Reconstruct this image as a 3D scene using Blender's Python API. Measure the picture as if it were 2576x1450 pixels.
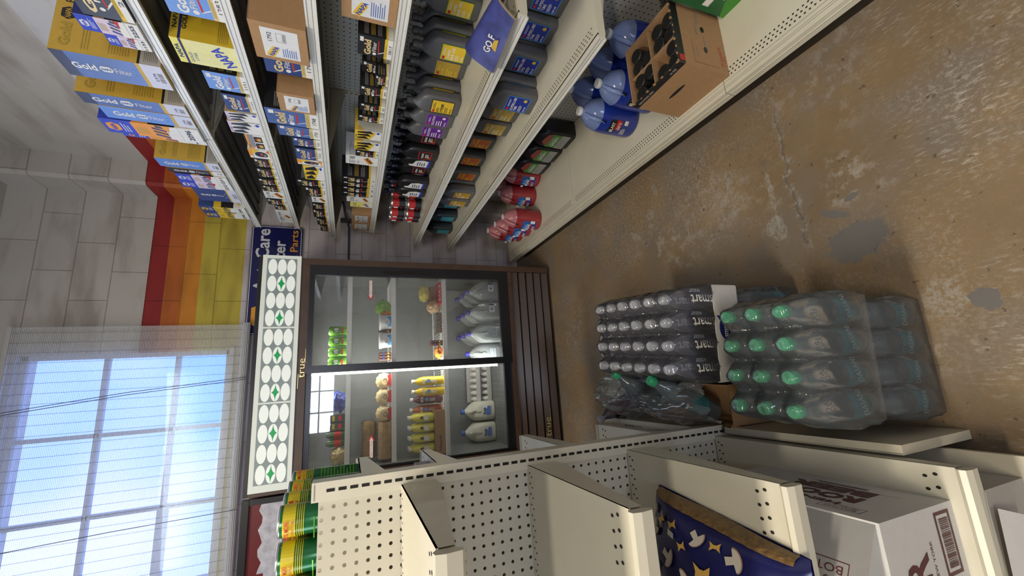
import bpy, bmesh, math, random
from mathutils import Matrix, Vector, noise
random.seed(7)
PI = math.pi
C = bpy.context.scene.collection
for o in list(bpy.data.objects): bpy.data.objects.remove(o)

# ------------------------------------------------------------------ camera
cam_d = bpy.data.cameras.new('camera'); cam = bpy.data.objects.new('camera', cam_d); C.objects.link(cam)
cam_d.sensor_fit = 'HORIZONTAL'; cam_d.sensor_width = 36.0; cam_d.lens = 36.0 * 1022.6268 / 2576.0
cam_d.clip_start = 0.02; cam_d.clip_end = 200
R = Matrix(((-0.06554638, 0.97484762, -0.21301594), (-0.36308521, -0.22214187, -0.90488791), (-0.92944758, 0.01803081, 0.36851335)))
cam.matrix_world = Matrix.Translation((0, 0, 1.485)) @ R.to_4x4()
bpy.context.scene.camera = cam

# ------------------------------------------------------------------ sky outside, room lamps, exposure
sc = bpy.context.scene
sc.view_settings.view_transform = 'Standard'; sc.view_settings.look = 'None'
sc.view_settings.gamma = 1.0; sc.view_settings.use_curve_mapping = False
sc.view_settings.exposure = 0.18
world = bpy.data.worlds.new('sky'); sc.world = world; world.use_nodes = True
wn = world.node_tree.nodes; wl = world.node_tree.links
bg = wn['Background']
wtc = wn.new('ShaderNodeTexCoord'); wns = wn.new('ShaderNodeTexNoise'); wns.inputs['Scale'].default_value = 2.2
wcr = wn.new('ShaderNodeValToRGB'); wcr.color_ramp.elements[0].position = 0.42; wcr.color_ramp.elements[1].position = 0.66
wcr.color_ramp.elements[0].color = (0.10, 0.26, 1.0, 1); wcr.color_ramp.elements[1].color = (0.50, 0.60, 1.0, 1)
wl.new(wtc.outputs['Generated'], wns.inputs['Vector']); wl.new(wns.outputs['Fac'], wcr.inputs['Fac']); wl.new(wcr.outputs['Color'], bg.inputs['Color'])
bg.inputs['Strength'].default_value = 3.6

def area(name, loc, target, sx, sy, power, col):
    d = bpy.data.lights.new(name, 'AREA'); d.shape = 'RECTANGLE'; d.size = sx; d.size_y = sy; d.energy = power; d.color = col
    o = bpy.data.objects.new(name, d); C.objects.link(o); o.location = loc
    o.rotation_euler = (Vector(target) - Vector(loc)).to_track_quat('-Z', 'Y').to_euler()
    return o
WARM = (1.0, 0.90, 0.74); COOL = (0.72, 0.84, 1.0)
area('ceiling_lamp_light', (-1.15, 0.45, 3.60), (-1.15, 0.45, 0), 1.2, 0.25, 66, WARM)
area('ceiling_lamp_light', (-1.0, -1.9, 3.60), (-1.0, -1.9, 0), 1.2, 0.25, 70, WARM)
area('shop_window_light', (-4.0, 0.6, 2.2), (1.6, 1.0, 2.3), 2.2, 1.4, 62, COOL)
area('shop_window_light', (-0.25, -4.32, 2.08), (-0.25, 0.0, 1.9), 1.3, 0.62, 40, (0.86, 0.92, 1.0))
area('back_window_light', (-0.42, 3.30, 2.84), (-0.30, -0.5, 0.9), 1.2, 1.0, 14, COOL)

# ------------------------------------------------------------------ materials
MATS = {}
def mat(name, col, rough=0.55, metal=0.0, emit=0.0, var=0.06, scale=40.0, bump=0.0, alpha=1.0, spec=0.5, ecol=None):
    if name in MATS: return MATS[name]
    m = bpy.data.materials.new(name); m.use_nodes = True
    n = m.node_tree.nodes; l = m.node_tree.links; b = n['Principled BSDF']
    b.inputs['Roughness'].default_value = rough; b.inputs['Metallic'].default_value = metal
    b.inputs['Specular IOR Level'].default_value = spec
    b.inputs['Base Color'].default_value = (*col, 1)
    if var > 0 or bump > 0:
        tc = n.new('ShaderNodeTexCoord'); ns = n.new('ShaderNodeTexNoise'); ns.inputs['Scale'].default_value = scale; ns.inputs['Detail'].default_value = 3
        l.new(tc.outputs['Object'], ns.inputs['Vector'])
        if var > 0:
            mx = n.new('ShaderNodeMix'); mx.data_type = 'RGBA'
            mx.inputs[6].default_value = tuple(max(0, c * (1 - var * 1.6)) for c in col) + (1,)
            mx.inputs[7].default_value = tuple(min(1, c * (1 + var * 1.6)) for c in col) + (1,)
            l.new(ns.outputs['Fac'], mx.inputs[0]); l.new(mx.outputs[2], b.inputs['Base Color'])
        if bump > 0:
            bp = n.new('ShaderNodeBump'); bp.inputs['Strength'].default_value = bump; bp.inputs['Distance'].default_value = 0.004
            l.new(ns.outputs['Fac'], bp.inputs['Height']); l.new(bp.outputs['Normal'], b.inputs['Normal'])
    if emit > 0:
        b.inputs['Emission Color'].default_value = (*(ecol or col), 1); b.inputs['Emission Strength'].default_value = emit
    MATS[name] = m
    return m

def clear(name, col, body=0.35, rough=0.1, gloss=0.35):
    """thin clear plastic: see-through + a little coloured body + gloss"""
    if name in MATS: return MATS[name]
    m = bpy.data.materials.new(name); m.use_nodes = True
    n = m.node_tree.nodes; l = m.node_tree.links; n.clear()
    out = n.new('ShaderNodeOutputMaterial'); tr = n.new('ShaderNodeBsdfTransparent'); df = n.new('ShaderNodeBsdfDiffuse'); gl = n.new('ShaderNodeBsdfGlossy')
    tr.inputs['Color'].default_value = (0.97, 0.98, 0.99, 1); df.inputs['Color'].default_value = (*col, 1); gl.inputs['Roughness'].default_value = rough
    a = n.new('ShaderNodeMixShader'); a.inputs[0].default_value = body; l.new(tr.outputs[0], a.inputs[1]); l.new(df.outputs[0], a.inputs[2])
    lw = n.new('ShaderNodeLayerWeight'); lw.inputs['Blend'].default_value = gloss
    b = n.new('ShaderNodeMixShader'); l.new(lw.outputs['Fresnel'], b.inputs[0]); l.new(a.outputs[0], b.inputs[1]); l.new(gl.outputs[0], b.inputs[2])
    l.new(b.outputs[0], out.inputs[0])
    MATS[name] = m
    return m

WHITE = mat('white_print', (0.72, 0.72, 0.70)); BLACK = mat('black_print', (0.012, 0.012, 0.014), 0.4); GREY = mat('grey_print', (0.25, 0.25, 0.26))
GOLDP = mat('gold_print', (0.56, 0.36, 0.05)); NAVY = mat('navy_print', (0.012, 0.02, 0.16)); ROYAL = mat('royal_blue_print', (0.02, 0.05, 0.50))
MIDBLUE = mat('mid_blue_print', (0.06, 0.14, 0.42)); PALEBLUE = mat('pale_blue_print', (0.10, 0.26, 0.60)); DEEPBLUE = mat('deep_blue_print', (0.02, 0.05, 0.20))
YELLOW = mat('yellow_print', (0.70, 0.48, 0.03)); LEMON = mat('lemon_print', (0.78, 0.72, 0.16)); ORANGE = mat('orange_print', (0.78, 0.30, 0.03))
RED = mat('red_print', (0.50, 0.02, 0.02)); TAN = mat('tan_print', (0.48, 0.30, 0.16)); PINK = mat('lilac_print', (0.62, 0.52, 0.66))
PURPLE = mat('purple_print', (0.10, 0.01, 0.26)); GREEN = mat('green_print', (0.05, 0.22, 0.02)); CARD = mat('brown_cardboard', (0.36, 0.21, 0.10), 0.85, var=0.08, scale=60, bump=0.1)
CARD_IN = mat('cardboard_inside', (0.24, 0.13, 0.06), 0.9); BLUELBL = mat('blue_label_print', (0.01, 0.03, 0.30)); CYAN = mat('light_blue_print', (0.05, 0.30, 0.62))
OLIVE = mat('old_gold_print', (0.42, 0.29, 0.04)); BRICKRED = mat('rust_red_print', (0.45, 0.09, 0.02)); TEAL = mat('teal_print', (0.05, 0.30, 0.36))
CREAM = mat('cream_enamel', (0.62, 0.59, 0.48), 0.35, var=0.05, scale=9); CREAMD = mat('cream_enamel_worn', (0.50, 0.46, 0.36), 0.45, var=0.12, scale=6)
HOLE = mat('dark_perforation', (0.012, 0.010, 0.008), 0.9, var=0)
OFFWHITE = mat('offwhite_enamel', (0.66, 0.66, 0.62), 0.4, var=0.05)

# ------------------------------------------------------------------ mesh builder
TXT = {}
def text_mesh(s, bold):
    k = (s, bold)
    if k not in TXT:
        cu = bpy.data.curves.new('t', 'FONT'); cu.body = s; cu.size = 1.0; cu.resolution_u = 2; cu.offset = bold
        o = bpy.data.objects.new('t', cu); C.objects.link(o)
        dg = bpy.context.evaluated_depsgraph_get(); me = bpy.data.meshes.new_from_object(o.evaluated_get(dg))
        vs = [(v.co.x, v.co.y) for v in me.vertices]; fs = [tuple(p.vertices) for p in me.polygons]
        bpy.data.objects.remove(o); bpy.data.curves.remove(cu); bpy.data.meshes.remove(me)
        if vs:
            x0 = min(v[0] for v in vs); x1 = max(v[0] for v in vs); y0 = min(v[1] for v in vs); y1 = max(v[1] for v in vs)
        else: x0 = x1 = y0 = y1 = 0
        TXT[k] = (vs, fs, x0, x1, y0, y1)
    return TXT[k]

class Fr:
    """a flat face to print on: origin, reading direction u, up direction v"""
    def __init__(s, o, u, v):
        s.o = Vector(o); s.u = Vector(u).normalized(); s.v = Vector(v).normalized(); s.n = s.u.cross(s.v)
    def p(s, a, b, l=0.0): return s.o + s.u * a + s.v * b + s.n * l
    def sub(s, a, b, rot=0.0):
        c, k = math.cos(rot), math.sin(rot)
        return Fr(s.p(a, b), s.u * c + s.v * k, s.v * c - s.u * k)

class MB:
    def __init__(s): s.v = []; s.f = []; s.mi = []; s.m = []; s.sm = []; s.M = None
    def mid(s, m):
        if m not in s.m: s.m.append(m)
        return s.m.index(m)
    def add(s, vs, fs, m, smooth=False):
        b = len(s.v)
        for p in vs:
            p = Vector(p)
            if s.M is not None: p = s.M @ p
            s.v.append(p)
        i = s.mid(m)
        for f in fs: s.f.append([b + k for k in f]); s.mi.append(i); s.sm.append(smooth)
    def box(s, x0, x1, y0, y1, z0, z1, m):
        s.add([(x0, y0, z0), (x1, y0, z0), (x1, y1, z0), (x0, y1, z0), (x0, y0, z1), (x1, y0, z1), (x1, y1, z1), (x0, y1, z1)],
              [(0, 3, 2, 1), (4, 5, 6, 7), (0, 1, 5, 4), (1, 2, 6, 5), (2, 3, 7, 6), (3, 0, 4, 7)], m)
        return s
    def rbox(s, x0, x1, y0, y1, z0, z1, m, r):
        """box with rounded vertical edges and softened top/bottom"""
        rings = []
        for z, k in ((z0, r * .5), (z0 + r * .5, 0), (z1 - r * .5, 0), (z1, r * .5)):
            rings.append(rrect((x0 + x1) / 2, (y0 + y1) / 2, (x1 - x0) / 2 - k, (y1 - y0) / 2 - k, r, z))
        s.loft(rings, m, smooth=False); return s
    def loft(s, rings, m, cap=True, smooth=True):
        n = len(rings[0]); vs = [p for r in rings for p in r]; fs = []
        for i in range(len(rings) - 1):
            for k in range(n): fs.append((i * n + k, i * n + (k + 1) % n, (i + 1) * n + (k + 1) % n, (i + 1) * n + k))
        s.add(vs, fs, m, smooth)
        if cap: s.add(rings[0][::-1], [tuple(range(n))], m); s.add(rings[-1], [tuple(range(n))], m)
    def lathe(s, prof, m, c=(0, 0, 0), n=16, axis='Z', cap=True):
        rings = []
        for r, z in prof:
            ring = []
            for k in range(n):
                a = 2 * PI * k / n; x, y = r * math.cos(a), r * math.sin(a)
                ring.append({'Z': (c[0] + x, c[1] + y, c[2] + z), 'X': (c[0] + z, c[1] + x, c[2] + y), 'Y': (c[0] + y, c[1] + z, c[2] + x)}[axis])
            rings.append(ring)
        s.loft(rings, m, cap=cap)
    def tube(s, path, r, m, n=6):
        path = [Vector(p) for p in path]; rings = []
        for i, p in enumerate(path):
            t = (path[min(i + 1, len(path) - 1)] - path[max(i - 1, 0)]).normalized()
            a = t.cross(Vector((0, 0, 1)));
            if a.length < 1e-3: a = t.cross(Vector((1, 0, 0)))
            a.normalize(); b = t.cross(a)
            rr = r[i] if isinstance(r, (list, tuple)) else r
            rings.append([p + a * rr * math.cos(2 * PI * k / n) + b * rr * math.sin(2 * PI * k / n) for k in range(n)])
        s.loft(rings, m)
    def poly(s, fr, pts, m, l=0.0006): s.add([fr.p(a, b, l) for a, b in pts], [tuple(range(len(pts)))], m)
    def rect(s, fr, a0, b0, a1, b1, m, l=0.0006): s.poly(fr, [(a0, b0), (a1, b0), (a1, b1), (a0, b1)], m, l)
    def disc(s, fr, a, b, ra, m, rb=None, n=12, l=0.0006):
        rb = rb or ra
        s.poly(fr, [(a + ra * math.cos(2 * PI * k / n), b + rb * math.sin(2 * PI * k / n)) for k in range(n)], m, l)
    def ring(s, fr, a0, b0, a1, b1, t, m, l=0.0008):
        s.rect(fr, a0, b0, a1, b0 + t, m, l); s.rect(fr, a0, b1 - t, a1, b1, m, l); s.rect(fr, a0, b0 + t, a0 + t, b1 - t, m, l); s.rect(fr, a1 - t, b0 + t, a1, b1 - t, m, l)
    def text(s, fr, t, a, b, h, m, w=None, al='C', l=0.0011, bold=0.0):
        vs, fs, x0, x1, y0, y1 = text_mesh(t, bold)
        if not vs: return
        k = h / max(1e-6, (y1 - y0)); kx = k
        if w: kx = w / (x1 - x0)
        W = (x1 - x0) * kx; ox = {'C': -W / 2, 'L': 0, 'R': -W}[al]
        s.add([fr.p(a + ox + (x - x0) * kx, b - h / 2 + (y - y0) * k, l) for x, y in vs], fs, m)
    def lines(s, fr, a0, b0, a1, b1, n, m, l=0.0009, vert=False):
        """fine print too small to read: broken strokes"""
        for i in range(n):
            if vert:
                x = a0 + (a1 - a0) * (i + .5) / n; t = (a1 - a0) / n * .4; e = b0 + (b1 - b0) * random.uniform(.0, .35)
                s.rect(fr, x - t / 2, e, x + t / 2, b1, m, l)
            else:
                y = b0 + (b1 - b0) * (i + .5) / n; t = (b1 - b0) / n * .4; e = a0 + (a1 - a0) * random.uniform(.65, 1)
                s.rect(fr, a0, y - t / 2, e, y + t / 2, m, l)
    def bars(s, fr, a0, b0, a1, b1, n, m, l=0.0012):
        """barcode"""
        x = a0
        for i in range(n):
            w = (a1 - a0) / n; s.rect(fr, a0 + i * w, b0, a0 + i * w + w * random.uniform(.3, .75), b1, m, l)
    def build(s, name, parent=None, loc=None, rot=None, label=None, cat=None, group=None, kind=None):
        me = bpy.data.meshes.new(name); me.from_pydata([tuple(v) for v in s.v], [], s.f); 
        for m in s.m: me.materials.append(m)
        for p, i, q in zip(me.polygons, s.mi, s.sm): p.material_index = i; p.use_smooth = q
        me.update()
        o = bpy.data.objects.new(name, me); C.objects.link(o)
        if parent: o.parent = parent
        if loc: o.location = loc
        if rot: o.rotation_euler = rot
        tag(o, label, cat, group, kind)
        return o

def tag(o, label=None, cat=None, group=None, kind=None):
    if label: o['label'] = label
    if cat: o['category'] = cat
    if group: o['group'] = group
    if kind: o['kind'] = kind
    return o
def empty(name, loc, rz=0.0, label=None, cat=None, group=None):
    o = bpy.data.objects.new(name, None); C.objects.link(o); o.location = loc; o.rotation_euler = (0, 0, rz); o.empty_display_size = 0.05
    return tag(o, label, cat, group)
def copy_tree(o, parent=None, loc=None, rz=None, label=None, group=None):
    c = o.copy(); C.objects.link(c); c.parent = parent
    if loc is not None: c.location = loc
    if rz is not None: c.rotation_euler = (0, 0, rz)
    if label: c['label'] = label
    if group: c['group'] = group
    for ch in list(o.children): copy_tree(ch, c)
    return c
class Proto:
    """first use moves the built thing itself, later uses copy it"""
    def __init__(s, o): s.o = o; s.used = False
    def at(s, loc, rz=0.0, label=None, group=None):
        if not s.used:
            s.used = True; s.o.location = loc; s.o.rotation_euler = (0, 0, rz); tag(s.o, label, None, group); return s.o
        return copy_tree(s.o, None, loc, rz, label, group)

def rrect(cx, cy, hx, hy, r, z, n=4):
    r = max(1e-4, min(r, hx * .98, hy * .98)); pts = []
    for qx, qy, a0 in ((1, 1, 0), (-1, 1, PI / 2), (-1, -1, PI), (1, -1, 1.5 * PI)):
        for k in range(n + 1):
            a = a0 + PI / 2 * k / n
            pts.append((cx + qx * (hx - r) + r * math.cos(a), cy + qy * (hy - r) + r * math.sin(a), z))
    return pts
ORD = ['first', 'second', 'third', 'fourth', 'fifth', 'sixth', 'seventh', 'eighth', 'ninth', 'tenth', 'eleventh', 'twelfth', 'thirteenth', 'fourteenth', 'fifteenth', 'sixteenth', 'seventeenth', 'eighteenth']
# ------------------------------------------------------------------ the room
WY = 3.48      # back wall
def wall_mat(name, block=True, horiz='X', dirt=True):
    m = bpy.data.materials.new(name); m.use_nodes = True; n = m.node_tree.nodes; l = m.node_tree.links; b = n['Principled BSDF']
    b.inputs['Roughness'].default_value = 0.6
    tc = n.new('ShaderNodeTexCoord'); sp = n.new('ShaderNodeSeparateXYZ'); l.new(tc.outputs['Object'], sp.inputs[0])
    ns = n.new('ShaderNodeTexNoise'); ns.inputs['Scale'].default_value = 3.0; ns.inputs['Detail'].default_value = 6; l.new(tc.outputs['Object'], ns.inputs['Vector'])
    base = n.new('ShaderNodeMix'); base.data_type = 'RGBA'; base.inputs[6].default_value = (0.44, 0.405, 0.365, 1); base.inputs[7].default_value = (0.54, 0.51, 0.465, 1)
    l.new(ns.outputs['Fac'], base.inputs[0])
    low = n.new('ShaderNodeMath'); low.operation = 'LESS_THAN'; low.inputs[1].default_value = 2.24; l.new(sp.outputs['Z'], low.inputs[0])
    lowc = n.new('ShaderNodeMix'); lowc.data_type = 'RGBA'; l.new(low.outputs[0], lowc.inputs[0]); l.new(base.outputs[2], lowc.inputs[6]); lowc.inputs[7].default_value = (0.54, 0.50, 0.51, 1)
    cur = lowc.outputs[2]
    # painted stripes wrap the room at a constant height
    if not block:   # on the plaster side wall the stripes stop short; the rest was painted over in pale grey
        yg = n.new('ShaderNodeMath'); yg.operation = 'GREATER_THAN'; yg.inputs[1].default_value = 2.95; l.new(sp.outputs['Y'], yg.inputs[0])
        zl = n.new('ShaderNodeMath'); zl.operation = 'LESS_THAN'; zl.inputs[1].default_value = 2.807; l.new(sp.outputs['Z'], zl.inputs[0])
        pc = n.new('ShaderNodeMix'); pc.data_type = 'RGBA'; l.new(zl.outputs[0], pc.inputs[0]); l.new(cur, pc.inputs[6]); pc.inputs[7].default_value = (0.56, 0.56, 0.56, 1); cur = pc.outputs[2]
    for z0, z1, col in ((2.24, 2.508, (0.50, 0.40, 0.045)), (2.508, 2.61, (0.58, 0.21, 0.012)), (2.61, 2.707, (0.48, 0.115, 0.010)), (2.707, 2.807, (0.27, 0.012, 0.010))):
        g = n.new('ShaderNodeMath'); g.operation = 'COMPARE'; g.inputs[1].default_value = (z0 + z1) / 2; g.inputs[2].default_value = (z1 - z0) / 2; l.new(sp.outputs['Z'], g.inputs[0])
        gate = g.outputs[0]
        if not block:
            gm = n.new('ShaderNodeMath'); gm.operation = 'MULTIPLY'; l.new(g.outputs[0], gm.inputs[0]); l.new(yg.outputs[0], gm.inputs[1]); gate = gm.outputs[0]
        mx = n.new('ShaderNodeMix'); mx.data_type = 'RGBA'; l.new(gate, mx.inputs[0]); l.new(cur, mx.inputs[6]); mx.inputs[7].default_value = (*col, 1); cur = mx.outputs[2]
    bp = n.new('ShaderNodeBump'); bp.inputs['Strength'].default_value = 0.7; bp.inputs['Distance'].default_value = 0.006
    if block:
        cb = n.new('ShaderNodeCombineXYZ')
        ad = n.new('ShaderNodeMath'); ad.operation = 'ADD'; ad.inputs[1].default_value = 4.0 - 0.28
        l.new(sp.outputs[horiz], ad.inputs[0]); l.new(ad.outputs[0], cb.inputs[0])
        az = n.new('ShaderNodeMath'); az.operation = 'ADD'; az.inputs[1].default_value = -0.005; l.new(sp.outputs['Z'], az.inputs[0]); l.new(az.outputs[0], cb.inputs[1])
        br = n.new('ShaderNodeTexBrick'); br.inputs['Scale'].default_value = 1.0; br.inputs['Brick Width'].default_value = 0.4; br.inputs['Row Height'].default_value = 0.2
        br.inputs['Mortar Size'].default_value = 0.0035; br.inputs['Mortar Smooth'].default_value = 0.7
        br.inputs['Color1'].default_value = (1, 1, 1, 1); br.inputs['Color2'].default_value = (0.93, 0.93, 0.93, 1); br.inputs['Mortar'].default_value = (0.76, 0.71, 0.67, 1)
        l.new(cb.outputs[0], br.inputs['Vector'])
        mu = n.new('ShaderNodeMix'); mu.data_type = 'RGBA'; mu.blend_type = 'MULTIPLY'; mu.inputs[0].default_value = 1.0; l.new(cur, mu.inputs[6]); l.new(br.outputs['Color'], mu.inputs[7]); cur = mu.outputs[2]
        inv = n.new('ShaderNodeMath'); inv.operation = 'SUBTRACT'; inv.inputs[0].default_value = 1.0; l.new(br.outputs['Fac'], inv.inputs[1]); 
        n2 = n.new('ShaderNodeTexNoise'); n2.inputs['Scale'].default_value = 60; l.new(tc.outputs['Object'], n2.inputs['Vector'])
        ma = n.new('ShaderNodeMath'); ma.operation = 'MULTIPLY_ADD'; ma.inputs[1].default_value = 0.25; l.new(n2.outputs['Fac'], ma.inputs[0]); l.new(inv.outputs[0], ma.inputs[2]); l.new(ma.outputs[0], bp.inputs['Height'])
    else:
        n2 = n.new('ShaderNodeTexNoise'); n2.inputs['Scale'].default_value = 70; l.new(tc.outputs['Object'], n2.inputs['Vector']); l.new(n2.outputs['Fac'], bp.inputs['Height']); bp.inputs['Strength'].default_value = 0.12
    if dirt:  # soot stains
        mp = n.new('ShaderNodeMapping'); mp.inputs['Scale'].default_value = (2.2, 2.2, 9.0); l.new(tc.outputs['Object'], mp.inputs[0])
        n3 = n.new('ShaderNodeTexNoise'); n3.inputs['Scale'].default_value = 1.0; n3.inputs['Detail'].default_value = 8; l.new(mp.outputs[0], n3.inputs['Vector'])
        cr = n.new('ShaderNodeValToRGB'); cr.color_ramp.elements[0].position = 0.30; cr.color_ramp.elements[0].color = (0.62, 0.58, 0.55, 1); cr.color_ramp.elements[1].position = 0.52; cr.color_ramp.elements[1].color = (1, 1, 1, 1); l.new(n3.outputs['Fac'], cr.inputs[0])
        mu = n.new('ShaderNodeMix'); mu.data_type = 'RGBA'; mu.blend_type = 'MULTIPLY'; mu.inputs[0].default_value = 0.8; l.new(cur, mu.inputs[6]); l.new(cr.outputs[0], mu.inputs[7]); cur = mu.outputs[2]
    l.new(cur, b.inputs['Base Color']); l.new(bp.outputs['Normal'], b.inputs['Normal'])
    return m
M_BACK = wall_mat('painted_block_back', True, 'X'); M_SIDE = wall_mat('painted_plaster_side', False); M_PIL = wall_mat('painted_block_pilaster', True, 'X')

XL, XR, YB, ZC = -4.2, 1.62, -4.2, 3.72
WX0, WX1, WZ0, WZ1 = -1.62, 0.325, 2.285, 3.40   # window opening
mb = MB()
mb.box(XL, WX0, WY, WY + .2, 0, ZC, M_BACK); mb.box(WX1, XR + .2, WY, WY + .2, 0, ZC, M_BACK)
mb.box(WX0, WX1, WY, WY + .2, 0, WZ0, M_BACK); mb.box(WX0, WX1, WY, WY + .2, WZ1, ZC, M_BACK)
mb.build('wall_back', kind='structure')
MB().box(XR, XR + .15, YB, WY, 0, ZC, M_SIDE).build('wall_right', kind='structure')
MB().box(XL - .15, XL, YB, WY, 0, ZC, M_SIDE).build('wall_left', kind='structure')
FX0, FX1, FZ0, FZ1 = -.92, .42, 1.76, 2.40
m_ = MB(); m_.box(XL, FX0, YB - .15, YB, 0, ZC, M_SIDE); m_.box(FX1, XR, YB - .15, YB, 0, ZC, M_SIDE); m_.box(FX0, FX1, YB - .15, YB, 0, FZ0, M_SIDE); m_.box(FX0, FX1, YB - .15, YB, FZ1, ZC, M_SIDE)
m_.build('wall_front', kind='structure')
MFR = mat('window_paint', (0.50, 0.49, 0.45), 0.5, var=0.08); m_ = MB()
for x in (FX0, -.50, -.05, FX1 - .03): m_.box(x, x + .03, YB - .10, YB - .06, FZ0, FZ1, MFR)
for z in (FZ0, 2.06, FZ1 - .03): m_.box(FX0, FX1, YB - .10, YB - .06, z, z + .03, MFR)
m_.build('window_2', kind='structure')
# pilaster in the far right corner
p = MB(); rings = []
for z in (0, ZC - .02): rings.append([(1.45, WY, z), (1.45, 3.29, z), (1.47, 3.27, z), (XR, 3.27, z), (XR, WY, z)][::-1])
p.loft(rings, M_PIL, smooth=False); p.build('trim_1', kind='structure')
# beam along the top of the back wall
MB().box(XL, 1.45, 3.36, WY, 3.60, 3.70, M_SIDE).build('trim_2', kind='structure')
MB().box(XL, XR + .15, YB, WY + .2, ZC, ZC + .1, mat('tan_ceiling_board', (0.30, 0.24, 0.16), 0.8, var=0.15, scale=5)).build('ceiling', kind='structure')

# floor: worn, stained brown-painted concrete
def floor_mat():
    m = bpy.data.materials.new('worn_painted_concrete'); m.use_nodes = True; n = m.node_tree.nodes; l = m.node_tree.links; b = n['Principled BSDF']
    tc = n.new('ShaderNodeTexCoord')
    def noise(s, d=6, r=.6, dist=0.0):
        t = n.new('ShaderNodeTexNoise'); t.inputs['Scale'].default_value = s; t.inputs['Detail'].default_value = d; t.inputs['Roughness'].default_value = r; t.inputs['Distortion'].default_value = dist
        l.new(tc.outputs['Object'], t.inputs['Vector']); return t.outputs['Fac']
    def ramp(i, a, b_, ca=(0, 0, 0, 1), cb=(1, 1, 1, 1)):
        t = n.new('ShaderNodeValToRGB'); t.color_ramp.elements[0].position = a; t.color_ramp.elements[1].position = b_; t.color_ramp.elements[0].color = ca; t.color_ramp.elements[1].color = cb; l.new(i, t.inputs[0]); return t.outputs[0]
    def mix(f, a, b_):
        t = n.new('ShaderNodeMix'); t.data_type = 'RGBA'
        l.new(f, t.inputs[0])
        for k, q in ((6, a), (7, b_)):
            if isinstance(q, tuple): t.inputs[k].default_value = (*q, 1)
            else: l.new(q, t.inputs[k])
        return t.outputs[2]
    def math2(op, a, b_):
        t = n.new('ShaderNodeMath'); t.operation = op
        for k, q in ((0, a), (1, b_)):
            if isinstance(q, (int, float)): t.inputs[k].default_value = q
            else: l.new(q, t.inputs[k])
        return t.outputs[0]
    sep = n.new('ShaderNodeSeparateXYZ'); l.new(tc.outputs['Object'], sep.inputs[0])
    base = ramp(noise(2.0), .3, .7, (0.170, 0.120, 0.070, 1), (0.262, 0.182, 0.100, 1))
    base = mix(ramp(noise(3.3, 5), .44, .62), base, (0.185, 0.150, 0.115))
    def spot(cx, cy, rx, ry, rot=0.0, edge=.55, soft=.12, fs=14):
        """irregular patch: distorted ellipse mask, 1 inside"""
        mp = n.new('ShaderNodeMapping'); mp.vector_type = 'TEXTURE'; mp.inputs['Location'].default_value = (cx, cy, 0); mp.inputs['Rotation'].default_value = (0, 0, rot); mp.inputs['Scale'].default_value = (rx, ry, 1); l.new(tc.outputs['Object'], mp.inputs[0])
        ln = n.new('ShaderNodeVectorMath'); ln.operation = 'LENGTH'; l.new(mp.outputs[0], ln.inputs[0])
        q = math2('ADD', ln.outputs['Value'], math2('MULTIPLY', math2('SUBTRACT', noise(fs, 7, .65), .5), edge * 4))
        return ramp(q, 1.0 - soft if soft < 1 else 0, 1.0, (1, 1, 1, 1), (0, 0, 0, 1))
    patch = ramp(noise(1.7, 4, .55, .6), .42, .60)
    fine = ramp(noise(75, 9, .80), .50, .60)
    mid = ramp(noise(20, 9, .78), .50, .58)
    # worn speckle: chips of the paint showing pale concrete, gathered in patches
    base = mix(math2('MULTIPLY', math2('MULTIPLY', patch, fine), .55), base, (0.40, 0.37, 0.32))
    base = mix(math2('MULTIPLY', math2('MULTIPLY', ramp(noise(2.3, 4, .5, .4), .50, .62), mid), .42), base, (0.36, 0.33, 0.28))
    for (cx, cy, rx, ry, ro, k, c) in ((.25, 2.2, .42, .22, .2, .55, (.22, .21, .19)), (.70, 1.16, .16, .13, .3, .55, (.34, .32, .28)), (.55, .70, .14, .11, 0, .45, (.36, .33, .29)), (.62, 1.55, .20, .10, .6, .45, (.32, .30, .26)), (.80, .95, .10, .20, .2, .25, (.13, .10, .075))):
        base = mix(math2('MULTIPLY', math2('MULTIPLY', spot(cx, cy, rx, ry, ro, .6, .7), mid if k < .5 else ramp(noise(34, 9, .8), .44, .58)), k + .25), base, c)
    # short scuffs swept along the aisle nearest the camera
    mp = n.new('ShaderNodeMapping'); mp.inputs['Scale'].default_value = (120, 30, 1); mp.inputs['Rotation'].default_value = (0, 0, 0.36); l.new(tc.outputs['Object'], mp.inputs[0])
    sc_ = n.new('ShaderNodeTexNoise'); sc_.inputs['Scale'].default_value = 1.0; sc_.inputs['Detail'].default_value = 8; sc_.inputs['Roughness'].default_value = .7; l.new(mp.outputs[0], sc_.inputs['Vector'])
    zone = ramp(sep.outputs['Y'], .46, .66, (1, 1, 1, 1), (0, 0, 0, 1))
    near = math2('MULTIPLY', zone, ramp(noise(3.6, 6, .65), .42, .56))
    base = mix(math2('MULTIPLY', math2('MULTIPLY', near, ramp(sc_.outputs['Fac'], .53, .62)), .70), base, (0.46, 0.41, 0.34))
    # flaked spots, bare grey concrete where the paint has come away
    for (cx, cy, rx, ry, ro) in ((.916, 1.56, .045, .014, .3), (.945, 1.43, .012, .012, 0), (.478, .975, .055, .042, .2), (.62, .965, .10, .012, .05), (.13, .575, .055, .050, 0), (.80, 1.62, .035, .03, .3), (.72, 1.75, .05, .02, .9)):
        base = mix(math2('MULTIPLY', math2('MULTIPLY', spot(cx, cy, rx, ry, ro, .55, .08, 30), ramp(noise(60, 8, .75), .44, .54)), .62), base, (0.34, 0.33, 0.29))
    for (cx, cy, rx, ry, ro) in ((.348, .735, .056, .085, .15), (.455, .775, .014, .050, -.5), (.492, .72, .010, .022, .3), (.115, .50, .03, .03, 0)):
        base = mix(spot(cx, cy, rx, ry, ro, .55, .05, 22), base, (0.150, 0.140, 0.132))
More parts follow.
